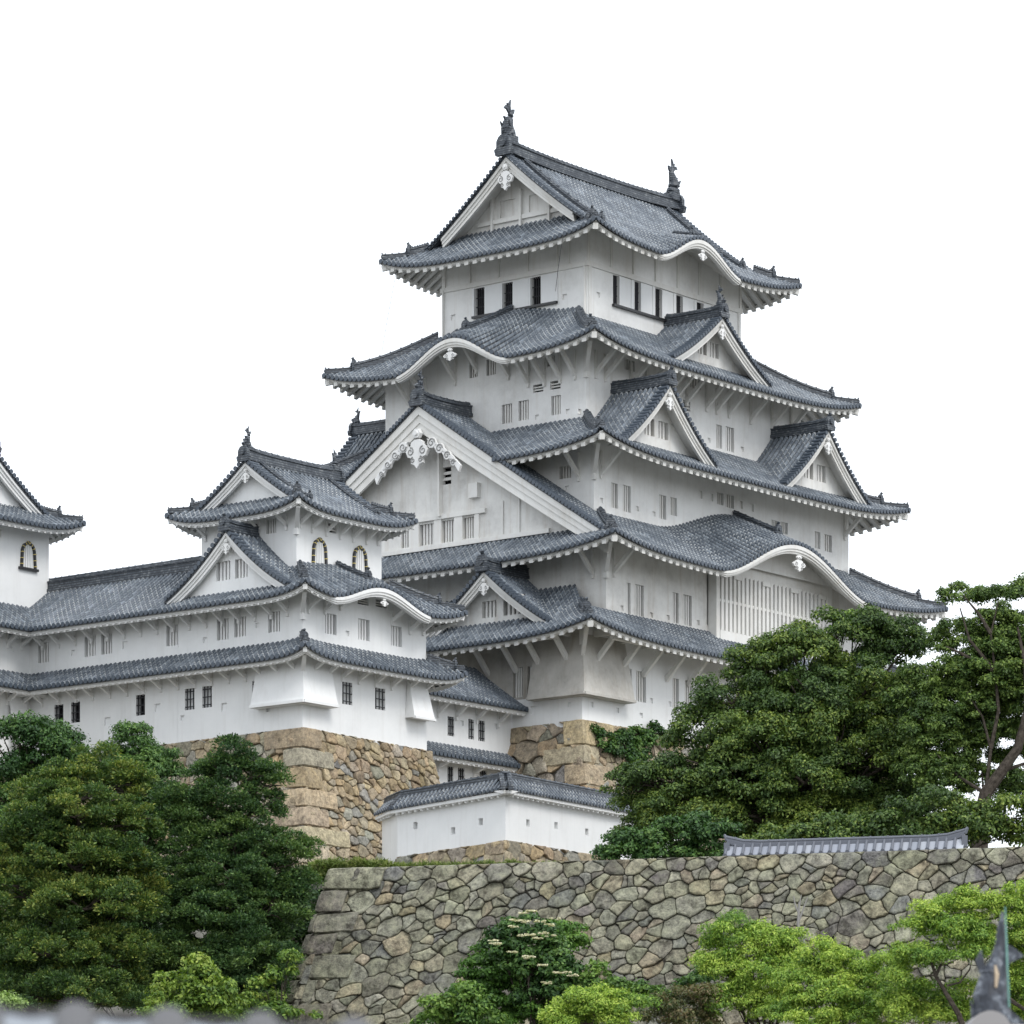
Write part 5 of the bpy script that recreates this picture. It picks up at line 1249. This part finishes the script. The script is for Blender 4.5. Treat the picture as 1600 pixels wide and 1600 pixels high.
def limb(mb, p, q, r0, r1, seed, bend=.12):
    rn = random.Random(seed); p = Vector(p); q = Vector(q); L = (q-p).length; n = 6; pts = []
    o = Vector((rn.uniform(-1, 1), rn.uniform(-1, 1), rn.uniform(.2, .8)))*L*bend
    for i in range(n+1):
        t = i/n; pts.append(p.lerp(q, t)+o*math.sin(math.pi*t)+Vector((rn.uniform(-1, 1), rn.uniform(-1, 1), rn.uniform(-1, 1)))*L*.02)
    mb.tube(pts, [r0+(r1-r0)*i/n for i in range(n+1)], 0, 7); return pts
def lobes(lst, Y, F_=F):
    """lobes measured as (px, py, rx, ry, depth offset) on the photo, turned into ellipsoids at distance Y"""
    out = []
    for e in lst:
        px, py, rx, ry = e[:4]; dy_ = e[4] if len(e) > 4 else 0; y = Y+dy_; k = y/F
        out.append(((px-PX0)*k, y, (HY-py)*k, rx*k, (rx+ry)/2*k*.9, ry*k))
    return out
def tree(name, label, lst, Y, gzv, cols, rc=.7, dens=1.0, per=230, ll=.2, lw=.11, needle=False, seed=1, flat=.72, trunk=None, tr=.3, low=-.45, cat='tree', group=None, fill=.15, limbs=True, conifer=False):
    E = lobes(lst, Y); cx = sum(e[0] for e in E)/len(E); cyy = sum(e[1] for e in E)/len(E)
    bx, by = (trunk if trunk else (cx, cyy+.5)); base = (bx, by, gzv)
    root = Root(name, base, False, label, cat, group)
    mb = MB(); topz = max(e[2]+e[5]*.5 for e in E)-gzv; minz = min(e[2]-e[5] for e in E)-gzv
    tt = min(topz, max(1.0, (topz*.92 if conifer else max(minz+.5, topz*.45))))
    tx, ty = (cx-bx, cyy-by)
    tp = [(tx*(i/6)**1.3*.8+.08*math.sin(i*2+seed), ty*(i/6)*.8, tt*i/6-.3*(i == 0)) for i in range(7)]
    mb.tube(tp, [tr*1.25]+[tr*(1-.12*i) if not conifer else tr*(1-.15*i) for i in range(1, 7)], 0, 9)
    if limbs:
        for i, e in enumerate(E):
            q = (e[0]-bx, e[1]-by, e[2]-gzv)
            if conifer: zs_ = max(.8, min(q[2]-.4, tt)); j = min(6, zs_/tt*6); a = int(min(5, j)); f = j-a; st = Vector(tp[a]).lerp(Vector(tp[a+1]), min(1, f))
            else: st = Vector(tp[min(6, 3+i % 4)])
            P_ = limb(mb, st, q, tr*(.30 if conifer else .5), tr*.12, seed*31+i, .04 if conifer else .12)
            rn = random.Random(seed+i*7)
            for _ in range(5):
                s_ = P_[rn.randint(2, 6)]; g = Vector(q)+Vector((rn.uniform(-.85, .85)*e[3], rn.uniform(-.85, .85)*e[4], rn.uniform(-.3, .85)*e[5]))
                limb(mb, s_, g, tr*.16, tr*.05, rn.random()*1e6, .1)
    mb.build('trunk', M['bark'], None, root, smooth=False) if False else _b(mb, root)
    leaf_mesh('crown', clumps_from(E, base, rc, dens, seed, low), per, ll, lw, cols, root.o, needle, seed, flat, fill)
    return root
def _b(mb, root):
    o = mb.build('trunk', M['bark'], root.o); return o
HIN = [(.022, .056, .020), (.042, .092, .028), (.08, .145, .036), (.14, .21, .05)]
HINY = [(.024, .056, .015), (.056, .112, .026), (.125, .185, .036), (.27, .29, .06)]
BROAD = [(.022, .058, .018), (.042, .10, .026), (.075, .155, .036), (.13, .22, .05)]
CAM = [(.030, .062, .018), (.056, .105, .024), (.105, .165, .034), (.21, .27, .05)]
LIME = [(.10, .20, .035), (.19, .31, .045), (.30, .42, .06), (.45, .54, .10)]
MID = [(.04, .10, .025), (.08, .16, .03), (.13, .23, .04), (.20, .30, .06)]
# left group
tree('broadleaf_tree', 'dark green leafy tree at the left edge, in front of the white gallery wall', [(25, 1190, 75, 55), (85, 1200, 45, 60), (40, 1150, 38, 32), (10, 1265, 60, 60), (60, 1350, 70, 90), (10, 1420, 90, 120), (110, 1450, 90, 110)], 176, 8, BROAD, .52, 1.15, 260, .16, .09, seed=3, flat=.85)
tree('cypress', 'yellowish green cypress, broadest of the trees on the left', [(140, 1215, 62, 38), (75, 1240, 55, 35, -.3), (190, 1235, 45, 32), (120, 1275, 90, 40, -1), (45, 1300, 60, 38, -1), (205, 1290, 42, 30), (100, 1345, 105, 42, -1), (200, 1350, 42, 35, -.5), (30, 1400, 70, 45, -1.4), (130, 1420, 95, 42, -1.7), (200, 1430, 45, 40, -.6), (70, 1490, 90, 48, -1.8), (175, 1500, 68, 40, -1.3), (110, 1560, 110, 40, -2), (70, 1320, 90, 70, .8), (170, 1400, 70, 90, .8), (80, 1450, 100, 80, .6), (30, 1560, 80, 60, 0), (190, 1560, 60, 50, 0)], 160, 5.5, HINY, .40, 1.05, 250, .15, .06, True, 5, .72, group='cypresses on the left', tr=.32, low=-.35, conifer=True)
tree('cypress', 'narrow dark cypress between the yellowish one and the stone base, top against the white wall', [(205, 1165, 30, 34), (215, 1200, 55, 34), (205, 1250, 60, 40), (250, 1290, 50, 40), (240, 1200, 40, 28), (190, 1215, 35, 30), (225, 1255, 52, 35), (215, 1320, 50, 50), (245, 1400, 52, 52), (240, 1470, 55, 50), (250, 1540, 60, 50)], 168, 5.5, BROAD, .38, 1.05, 230, .14, .065, False, 6, .75, group='cypresses on the left', tr=.22, conifer=True)
tree('cypress', 'tall dark green cypress with visible trunk in front of the stone base corner', [(368, 1180, 26, 28), (345, 1205, 38, 24), (395, 1215, 36, 26), (350, 1250, 52, 28), (410, 1265, 36, 30), (325, 1290, 50, 32), (395, 1320, 52, 34), (300, 1350, 55, 40), (430, 1365, 46, 34), (365, 1375, 60, 40, -1), (290, 1420, 55, 42), (345, 1440, 60, 42, -1.2), (425, 1430, 55, 40, -.4), (450, 1395, 32, 24), (300, 1500, 60, 45, -.8), (380, 1505, 68, 45, -1.2), (420, 1490, 28, 38), (345, 1570, 90, 45, -1), (455, 1330, 30, 26), (462, 1385, 24, 20), (288, 1290, 42, 32), (275, 1250, 28, 22), (420, 1230, 26, 20), (350, 1330, 60, 60, .8), (360, 1430, 90, 80, .8), (330, 1510, 110, 70, .8), (390, 1560, 60, 50, .6)], 162, 5.5, HIN, .38, 1.05, 240, .14, .06, True, 8, .72, group='cypresses on the left', tr=.28, conifer=True)
tree('shrub', 'light yellow green leafy shrub at the foot of the dark cypress', [(300, 1545, 55, 28), (265, 1570, 40, 25), (335, 1575, 50, 30), (320, 1515, 25, 14), (285, 1600, 80, 30)], 151, 6, [(.06, .12, .02), (.12, .20, .03), (.20, .29, .04), (.28, .34, .06)], .36, .95, 100, .17, .09, seed=9, tr=.08, cat='shrub', fill=.2)
tree('shrub', 'light green shrub growing up beside the battered corner of the retaining wall', [(440, 1522, 16, 18), (415, 1552, 26, 22), (425, 1588, 34, 16), (452, 1500, 8, 8), (470, 1590, 24, 8), (395, 1600, 60, 25)], 154, 6, [(.05, .11, .02), (.10, .18, .03), (.17, .26, .04), (.25, .30, .05)], .36, .95, 100, .17, .09, seed=10, tr=.08, cat='shrub', fill=.2)
tree('shrub', 'pale green bush tip above the blurred roof at the lower left corner', [(12, 1572, 26, 16), (-20, 1590, 40, 30)], 120, 2, [(.14, .22, .06), (.22, .32, .09), (.3, .4, .12)], .3, 1, 120, .12, .07, seed=12, tr=.06, cat='shrub')
tree('undergrowth', 'dark shaded thicket low behind the cypresses at the lower left', [(20, 1540, 90, 70), (140, 1540, 90, 70), (260, 1540, 80, 70), (380, 1530, 80, 60), (460, 1450, 40, 50), (440, 1540, 60, 60), (240, 1440, 80, 60)], 172, 5, HIN, .6, 1.1, 200, .2, .11, seed=13, tr=.1, cat='thicket')
# right group on the terrace
tree('camphor_tree', 'huge dark green spreading tree hiding the right end of the main keep base', [(1330, 1010, 70, 45, 1), (1240, 1030, 70, 42), (1180, 1045, 40, 38), (1400, 1020, 50, 40, 1), (1150, 1095, 58, 42), (1260, 1095, 80, 48, -1), (1360, 1080, 70, 50, -.6), (1110, 1150, 55, 40), (1200, 1160, 75, 48, -1.4), (1310, 1150, 75, 48, -1.8), (1420, 1110, 55, 50), (1080, 1215, 50, 34, -.6), (1020, 1225, 60, 26, -.8), (970, 1230, 30, 16, -.8), (1150, 1230, 75, 42, -1.6), (1260, 1225, 80, 48, -2.2), (1380, 1200, 70, 55, -1.4), (1070, 1275, 80, 40, -.6), (1190, 1290, 80, 42, -1.6), (1300, 1300, 85, 42, -2), (1400, 1290, 60, 45, -1), (1230, 1150, 90, 90, 1), (1340, 1160, 90, 90, 1), (1160, 1230, 90, 70, 1), (1300, 1270, 120, 60, 1), (1130, 1290, 90, 45, .8), (1400, 1240, 80, 70, 1), (1000, 1260, 50, 30, .5), (1030, 1300, 60, 30, .5)], 183, 16.5, CAM, .50, 1.15, 300, .15, .085, seed=14, flat=.8, trunk=(11.8, 184.5), tr=.5)
tree('young_tree', 'thin light green tree top rising above the camphor crown in front of the lattice bay', [(1318, 968, 20, 12), (1350, 965, 16, 10), (1308, 990, 14, 12), (1345, 985, 14, 8)], 184, 17, MID, .30, .8, 70, .17, .09, seed=15, tr=.10, fill=.3)
tree('tall_tree', 'tall airy tree with open branches and dark trunk at the right edge against the sky', [(1500, 935, 30, 20), (1560, 930, 38, 20), (1610, 935, 30, 26), (1490, 975, 18, 14), (1545, 975, 28, 16), (1595, 985, 32, 24), (1480, 1015, 16, 16), (1580, 1040, 45, 38), (1530, 1050, 42, 36), (1480, 1065, 32, 34), (1625, 1080, 60, 60), (1560, 1105, 40, 30), (1500, 1120, 48, 36), (1455, 1150, 44, 42), (1450, 1215, 50, 42), (1430, 1100, 34, 30, 1), (1545, 1010, 40, 26), (1600, 1045, 46, 40, 1), (1510, 1080, 46, 36, 1), (1580, 1080, 50, 40, .5), (1540, 1060, 40, 34, -.5), (1470, 1110, 40, 40, .5), (1600, 1010, 40, 34, .5), (1530, 1140, 36, 26, .4), (1460, 1180, 46, 46, .5), (1440, 1060, 24, 24, 1), (1585, 1222, 42, 16), (1604, 1130, 26, 26), (1515, 1200, 26, 24, .5), (1560, 1150, 22, 14), (1525, 1160, 26, 20, .5), (1592, 1095, 50, 44, 2), (1500, 1150, 50, 40, 2), (1570, 1168, 42, 26, 2), (1610, 1190, 34, 26, 2), (1535, 1225, 30, 18, 2), (1600, 1060, 50, 50, 2), (1545, 1125, 40, 34, 2), (1500, 1000, 36, 30, 1), (1560, 985, 44, 34, 1.5), (1480, 1230, 36, 26, 1), (1585, 1240, 40, 18, 2.5), (1600, 1150, 40, 30, 2.5), (1535, 1190, 34, 28, 2.5)], 178, 16.5, [(.04, .08, .02), (.075, .13, .03), (.13, .20, .04), (.22, .30, .07)], .34, .9, 190, .14, .075, seed=17, flat=.8, trunk=(19.6, 178.5), tr=.13, fill=.25, limbs=False)
mbt = None
tree('hedge', 'dark green bushes on the terrace at the right edge, under the leaning trunk', [(1450, 1280, 50, 38), (1520, 1290, 50, 36), (1590, 1285, 50, 36), (1640, 1280, 40, 36), (1560, 1310, 60, 22), (1390, 1305, 60, 26), (1300, 1312, 60, 26), (1220, 1318, 60, 24), (1480, 1315, 60, 22)], 172, 16.5, CAM, .5, 1.1, 200, .17, .1, seed=18, tr=.1, cat='hedge')
tree('bush', 'low dark bush beside the right end of the plaster wall', [(960, 1330, 26, 16), (1000, 1318, 34, 24), (1060, 1312, 45, 30), (1110, 1310, 40, 30), (985, 1338, 40, 14), (1050, 1336, 55, 16), (1115, 1334, 40, 18)], 171, 17, BROAD, .42, 1.1, 200, .16, .1, seed=19, tr=.08, cat='bush')
# bright trees below the retaining wall
g_ = None
tree('maple_tree', 'bright lime green tree with a rounded top, leftmost tall one before the retaining wall', [(1150, 1475, 42, 38), (1200, 1480, 42, 32), (1235, 1475, 20, 28), (1125, 1515, 34, 32), (1180, 1530, 55, 36, -.6), (1230, 1520, 30, 30), (1150, 1575, 50, 36, -.5), (1215, 1575, 40, 36, -.8)], 146, 5.5, LIME, .34, 1.2, 270, .115, .042, group='lime green maples below the retaining wall', seed=21, flat=.8, tr=.16, trunk=(9.1, 146.5))
tree('maple_tree', 'bright lime green tree with low domed lobes, middle of those before the retaining wall', [(1285, 1500, 34, 24), (1320, 1515, 45, 26), (1260, 1535, 40, 28), (1370, 1530, 42, 28), (1300, 1560, 55, 30, -.6), (1375, 1575, 50, 34, -.8), (1240, 1585, 45, 28), (1310, 1610, 80, 30, -1)], 142, 5, LIME, .33, 1.2, 270, .115, .042, group='lime green maples below the retaining wall', seed=22, flat=.75, tr=.15, trunk=(11.2, 142.5))
tree('maple_tree', 'large bright green tree with dark forking branches at the lower right corner', [(1480, 1425, 40, 26), (1520, 1418, 34, 24), (1440, 1460, 42, 26), (1500, 1460, 48, 28, -.4), (1560, 1440, 40, 32), (1600, 1410, 40, 32), (1425, 1500, 36, 26), (1480, 1500, 46, 26, -.8), (1575, 1490, 50, 38), (1620, 1470, 40, 50), (1410, 1535, 30, 22), (1600, 1560, 40, 40), (1540, 1480, 40, 26, .5), (1590, 1540, 40, 36, .5), (1450, 1560, 30, 24, .6), (1400, 1575, 30, 24, .5), (1490, 1575, 40, 26, .6), (1440, 1590, 50, 24, .4), (1550, 1590, 60, 26, .6), (1520, 1545, 26, 20, .8)], 139, 5, LIME, .34, 1.15, 270, .115, .042, group='lime green maples below the retaining wall', seed=23, flat=.75, tr=.12, trunk=(15.2, 139.5), low=-.3, limbs=False)
tree('maple_tree', 'lime green treetop at the bottom edge below the flowering shrub', [(900, 1575, 34, 22), (935, 1570, 40, 26), (980, 1580, 35, 20), (920, 1600, 70, 24), (870, 1598, 26, 16)], 138, 4, LIME, .32, 1.2, 260, .115, .042, group='lime green maples below the retaining wall', seed=24, flat=.8, tr=.12)
tree('shrub', 'dark green shrub with flat clusters of cream flowers against the retaining wall', [(825, 1460, 36, 28), (800, 1490, 36, 26), (860, 1490, 28, 28), (835, 1515, 45, 32), (880, 1530, 36, 24), (785, 1475, 22, 18), (855, 1555, 45, 24)], 150, 7.5, BROAD, .36, 1.05, 170, .17, .1, seed=25, tr=.09, cat='shrub', fill=.2)
FL = bpy.context.view_layer
fr = [o for o in C.objects if o.get('label', '').startswith('dark green shrub with flat')][0]
cl = []
rn = random.Random(4)
for px, py in [(818, 1427), (830, 1424), (806, 1438), (822, 1440), (846, 1440), (858, 1446), (866, 1436), (800, 1448), (815, 1462), (827, 1461), (838, 1466), (852, 1458), (862, 1462), (776, 1475), (772, 1470), (800, 1488), (822, 1494), (830, 1497), (846, 1508), (868, 1520), (884, 1520), (857, 1536), (893, 1524)]:
    x, y, z = at(px+rn.uniform(-3, 3), py, 148.3+rn.uniform(-.3, .3))
    for _ in range(7): cl.append((x+rn.uniform(-.16, .16)-fr.location.x, y+rn.uniform(-.12, .12)-fr.location.y, z+rn.uniform(-.02, .03)-fr.location.z, .07, rn.random()))
leaf_mesh('flowers', cl, 24, .06, .05, [(.55, .52, .36), (.66, .62, .46), (.72, .68, .52)], fr, False, 5, .35)
tree('shrub', 'low fresh green shrub left of the flowering one, at the bottom of the retaining wall', [(700, 1575, 30, 24), (735, 1560, 28, 22), (680, 1600, 30, 20), (750, 1590, 35, 26)], 148, 7, MID, .34, 1, 130, .17, .1, seed=26, tr=.06, cat='shrub', fill=.2)
tree('shrub', 'small green shrub with a dark leafy top just right of the flowering shrub', [(930, 1525, 18, 16), (905, 1540, 26, 18), (945, 1550, 28, 16), (985, 1545, 28, 18), (1010, 1560, 28, 18)], 149, 7, MID, .32, 1, 120, .16, .09, seed=27, tr=.06, cat='shrub', fill=.2)
tree('shrub', 'reddish brown tinged shrub between two lime green trees at the bottom edge', [(1060, 1570, 38, 26), (1095, 1560, 26, 22), (1030, 1590, 28, 18), (1080, 1600, 50, 18)], 145, 5, [(.06, .09, .03), (.10, .11, .04), (.17, .12, .06), (.12, .18, .05)], .34, 1.05, 150, .13, .06, seed=28, tr=.07, cat='shrub', fill=.2)
tree('shrub', 'dark green shrub against the wall beside the left lime tree', [(1085, 1535, 24, 16), (1105, 1515, 14, 14)], 149, 7, BROAD, .3, 1, 110, .15, .09, seed=29, tr=.05, cat='shrub', fill=.2)
# creeping ivy mound against the wall
E = lobes([(775, 1535, 50, 34, .8), (830, 1560, 70, 40, .9), (740, 1570, 30, 30, .8), (880, 1480, 26, 34, 1.6), (800, 1600, 100, 34, .4), (765, 1500, 26, 26, 1.4), (895, 1590, 40, 30, .7)], 150.6)
b_ = (E[1][0], E[1][1], 7)
t = Root('creeper', b_, False, 'mass of fine bright green creeper covering the retaining wall foot under the flowering shrub', 'creeper')
leaf_mesh('leaves', clumps_from(E, b_, .4, 1.4, 31, -.3), 230, .11, .09, [(.035, .09, .015), (.06, .14, .02), (.09, .19, .03), (.14, .25, .04)], t.o, False, 32, .5, .1)
# ivy on the keep's base
cl = []; rn = random.Random(8); org = w3(-6, -6.6, 27.5)
for px, py, r, n in ((930, 1143, 10, 7), (945, 1155, 12, 8), (957, 1166, 11, 8), (975, 1160, 12, 9), (985, 1148, 10, 8), (992, 1170, 14, 12), (1003, 1160, 12, 9), (1014, 1150, 14, 10), (990, 1190, 8, 6), (1008, 1185, 9, 6), (965, 1178, 6, 4), (968, 1152, 8, 5), (995, 1205, 5, 3), (1025, 1140, 14, 7), (1035, 1160, 12, 6)):
    for _ in range(n):
        qx, qy = px+rn.gauss(0, r*.6), py+rn.gauss(0, r*.6); h = 29.6-(HY-qy)/F*213; a, z = PS(-6.0-.2*max(0, h), qx, qy); x, y = c2w(a, -6.1-.21*max(0, 29.5-z)); cl.append((x-org[0], y-org[1], z-org[2], rn.uniform(.18, .34), rn.random()))
t = Root('ivy', org, False, 'dark ivy trailing over the top of the tan stone base near the keep corner', 'ivy')
leaf_mesh('leaves', cl, 60, .17, .12, BROAD, t.o, False, 33, .9, .2)
mb = MB()
for i in range(9):
    x, y, z = cl[(i*13) % len(cl)][:3]; mb = MB(); mb.tube([(x, y, z), (x+rn.uniform(-.3, .3), y, z-.7), (x+rn.uniform(-.4, .4), y-.1, z-1.5)], [.03, .025, .015], 0, 5); mb.build('stem', M['bark'], t.o)
# leaning trunk of the airy tree, and the bare twig before the wall
ta = [o for o in C.objects if o.get('label', '').startswith('tall airy')][0]; mb = MB(); o3 = ta.location
def rel(px, py, Y): p = at(px, py, Y); return (p[0]-o3.x, p[1]-o3.y, p[2]-o3.z)
mb.tube([rel(1528, 1345, 177), rel(1532, 1280, 177), rel(1540, 1240, 177), rel(1565, 1205, 177), (rel(1590, 1170, 177)), rel(1605, 1110, 177), rel(1602, 1040, 177), rel(1590, 980, 177)], [.42, .33, .28, .24, .20, .15, .10, .04], 0, 9)
for pts in ([(1540, 1240), (1548, 1170), (1535, 1120), (1510, 1080)], [(1565, 1205), (1610, 1190), (1660, 1150)], [(1548, 1170), (1560, 1110), (1555, 1050), (1548, 990), (1560, 940)], [(1555, 1050), (1515, 1000), (1500, 950)], [(1555, 1050), (1500, 1020), (1478, 1010)], [(1602, 1040), (1620, 990), (1640, 950)], [(1548, 990), (1530, 960), (1505, 930)], [(1540, 1240), (1500, 1215), (1465, 1180)]):
    mb.tube([rel(x, y, 177.2) for x, y in pts], [.09-.065*i/(len(pts)-1) for i in range(len(pts))], 0, 6)
mb.build('trunk', M['bark'], ta)
lt = [o for o in C.objects if o.get('label', '').startswith('large bright green tree')][0]; mb = MB(); o3 = lt.location
for pts, r in (([(1510, 1620), (1498, 1585), (1480, 1555), (1462, 1525)], .11), ([(1462, 1525), (1470, 1508), (1490, 1503)], .06), ([(1462, 1525), (1456, 1505), (1440, 1490)], .06), ([(1480, 1540), (1500, 1535), (1515, 1515), (1520, 1495)], .04), ([(1560, 1550), (1590, 1570), (1620, 1590)], .09), ([(1560, 1550), (1530, 1510), (1522, 1495)], .08), ([(1462, 1525), (1450, 1523)], .03)):
    mb.tube([rel(x, y, 138.2) for x, y in pts], [r*(1-.5*i/(len(pts)-1)) for i in range(len(pts))], 0, 6)
mb.build('trunk', M['bark'], lt)
t = Root('dead_sapling', at(1258, 1500, 148), False, 'thin grey leafless sapling leaning on the retaining wall above the lime trees', 'sapling'); mb = MB(); o3 = t.o.location
for pts, r in (([(1262, 1510), (1255, 1470), (1247, 1445), (1249, 1410)], .09), ([(1249, 1430), (1242, 1412), (1240, 1400)], .04), ([(1248, 1440), (1256, 1418), (1262, 1402)], .04), ([(1249, 1415), (1252, 1398)], .03)):
    mb.tube([rel(x, y, 149) for x, y in pts], [r*(1-.6*i/(len(pts)-1)) for i in range(len(pts))], 0, 6)
mb.build('stem', mat('grey_dead_wood', (.25, .24, .23), .8)[0], t.o)
# grass along the terrace edge
cl = []
for i in range(420):
    f = random.random(); k = random.random()**2
    px = 490+f*330; Y = 166.2+k*3-f*.9; x = (px-PX0)/F*Y; cl.append((x, Y, 17.25+random.uniform(-.05, .16)+(.14 if px < 600 else 0), random.uniform(.10, .24), random.random()))
for i in range(150):
    px = 820+random.random()*320; Y = 164+random.random()*.5; cl.append(((px-PX0)/F*Y, Y, 17.3, random.uniform(.05, .10), random.random()))
o = leaf_mesh('grass', cl, 46, .26, .03, [(.08, .12, .03), (.14, .20, .04), (.22, .27, .07), (.30, .29, .13)], None, True, 41, 1.2, .5); meta(o, 'green grass growing along the top of the retaining wall', 'grass', None, 'stuff')
cl = []
for i in range(120):
    px = 478+random.random()*45; Y = 172+random.random()*3; cl.append(((px-PX0)/F*Y, Y, (HY-1375+random.random()*22)/F*Y, .2, random.random()))
o = leaf_mesh('grass', cl, 60, .3, .035, [(.08, .13, .03), (.15, .22, .04), (.24, .30, .07)], None, True, 42, 1.0, .5); meta(o, 'bright grass tuft beside the wall corner by the dark cypress', 'grass', None, 'stuff')
# ------------------------------------------------------------------ foreground roofs, close to the camera and out of focus
t = Root('tiled_roof', at(0, 1600, 15), False, 'blurred grey tiled roof edge close to the camera at the lower left', 'roof'); mb = MB(); o3 = t.o.location
bl = mat('bluish_tile', (.20, .225, .255), .45, .5)[0]; br = mat('brown_grey_tile', (.07, .068, .07), .6, .4)[0]
def fr_(px, py, Y): p = at(px, py, Y); return (p[0]-o3.x, p[1]-o3.y, p[2]-o3.z)
slope = lambda px: 1562+px*.052
for i in range(-3, 4):
    px = 118+i*145; py = slope(px)
    a = fr_(px, py+30, 15); b = fr_(px-10, py+182, 13.2)
    mb.tube([a, b], [.078, .078], 1, 14)
    for k in range(6):
        q0 = fr_(px+12, py+18+k*24, 15-k*.3); q1 = fr_(px+133, slope(px+133)+18+k*24, 15-k*.3); q2 = fr_(px+133, slope(px+133)+42+k*24, 14.72-k*.3); q3 = fr_(px+12, py+42+k*24, 14.72-k*.3)
        qm = fr_(px+72, slope(px+72)+26+k*24, 15-k*.3); qn = fr_(px+72, slope(px+72)+50+k*24, 14.72-k*.3)
        mb.face([q0, qm, qn, q3], 0); mb.face([qm, q1, q2, qn], 0); mb.face([q3, qn, (qn[0], qn[1], qn[2]-.02), (q3[0], q3[1], q3[2]-.02)], 1); mb.face([qn, q2, (q2[0], q2[1], q2[2]-.02), (qn[0], qn[1], qn[2]-.02)], 1)
mb.build('tiles', [bl, br], t.o)
mb = MB()
mb.loft([[fr_(-330, slope(-330)+10, 15.05), fr_(-330, slope(-330)+30, 15.05), fr_(-330, slope(-330)+60, 17), fr_(-330, slope(-330)+40, 17)], [fr_(560, slope(560)+10, 15.05), fr_(560, slope(560)+30, 15.05), fr_(560, slope(560)+60, 17), fr_(560, slope(560)+40, 17)]], 0, True, True, True); mb.build('eave_board', br, t.o)
# blurred ridge fish at the lower right
p = at(1558, 1600, 50); t = Root('roof_fish_ornament', p, False, 'grey tile fish ornament with raised pointed tail and a green copper rod, lower right foreground', 'roof ornament')
mb = MB(); s_ = 50/F
def Lp(px, py, d=0): return ((px-1558)*s_, d, (1600-py)*s_)
fm, n_, l_, b_ = mat('grey_fish_tile', (.1, .11, .13), .5, .5); c_ = noise(n_, l_, n_.new('ShaderNodeTexCoord').outputs['Object'], 7, 5, .7); l_.new(ramp(n_, l_, c_, [(.38, (.012, .015, .022)), (.54, (.045, .053, .07)), (.72, (.26, .29, .33))]), b_.inputs['Base Color'])
mb.tube([Lp(1556, 1625), Lp(1552, 1590), Lp(1547, 1555), Lp(1553, 1525), Lp(1560, 1500), Lp(1564, 1470), Lp(1565, 1440), Lp(1566, 1424)], [.27, .225, .205, .16, .10, .055, .03, .010], 0, 12)
for i in range(9):                              # scale rows
    f = i/8; py = 1605-f*85; mb.tube([Lp(1552-3*f, py), Lp(1552-3*f, py-4)], [.226-.072*f, .215-.072*f], 0, 12)
for o_ in ([(1568, 1500), (1576, 1476), (1590, 1486), (1600, 1494), (1588, 1500), (1573, 1508)], [(1530, 1520), (1524, 1500), (1533, 1484), (1537, 1500), (1542, 1530)], [(1518, 1600), (1516, 1562), (1526, 1580), (1534, 1605)], [(1560, 1440), (1552, 1500), (1562, 1510), (1568, 1430)], [(1570, 1570), (1590, 1588), (1604, 1600), (1604, 1618), (1570, 1618)]):
    mb.extrude(o_, lambda x, y, d: Lp(x, y, d), -.04, .04)
mb.build('body', fm, t.o)
mb = MB(); mb.tube([Lp(1553, 1545, -.20), Lp(1555, 1525, -.17), Lp(1553, 1510, -.13)], [.015, .028, .012], 0, 6); mb.build('streak', mat('pale_tan', (.45, .36, .26), .8)[0], t.o)  # pale tan streak on the front of the body
mb = MB(); mb.tube([Lp(1575, 1575, -.1), Lp(1572, 1500, -.1), Lp(1569, 1418, -.1)], [.014, .014, .008], 0, 8); mb.build('rod', M['copper'], t.o)
t = Root('ridge_tile', at(1546, 1592, 48), False, 'rounded pale ridge end tile below the fish ornament at the lower right corner', 'ridge tile'); mb = MB()
mb.tube([(-.02, -.3, -.16), (-.02, .6, -.16)], .235, 0, 20); mb.tube([(.25, .0, -.25), (.8, 1.5, -.2)], .2, 0, 14); mb.box((-.3, 0, -.9), (.3, .6, -.2)); mb.build('tile', mat('pale_weathered_tile', (.30, .29, .29), .7)[0], t.o)
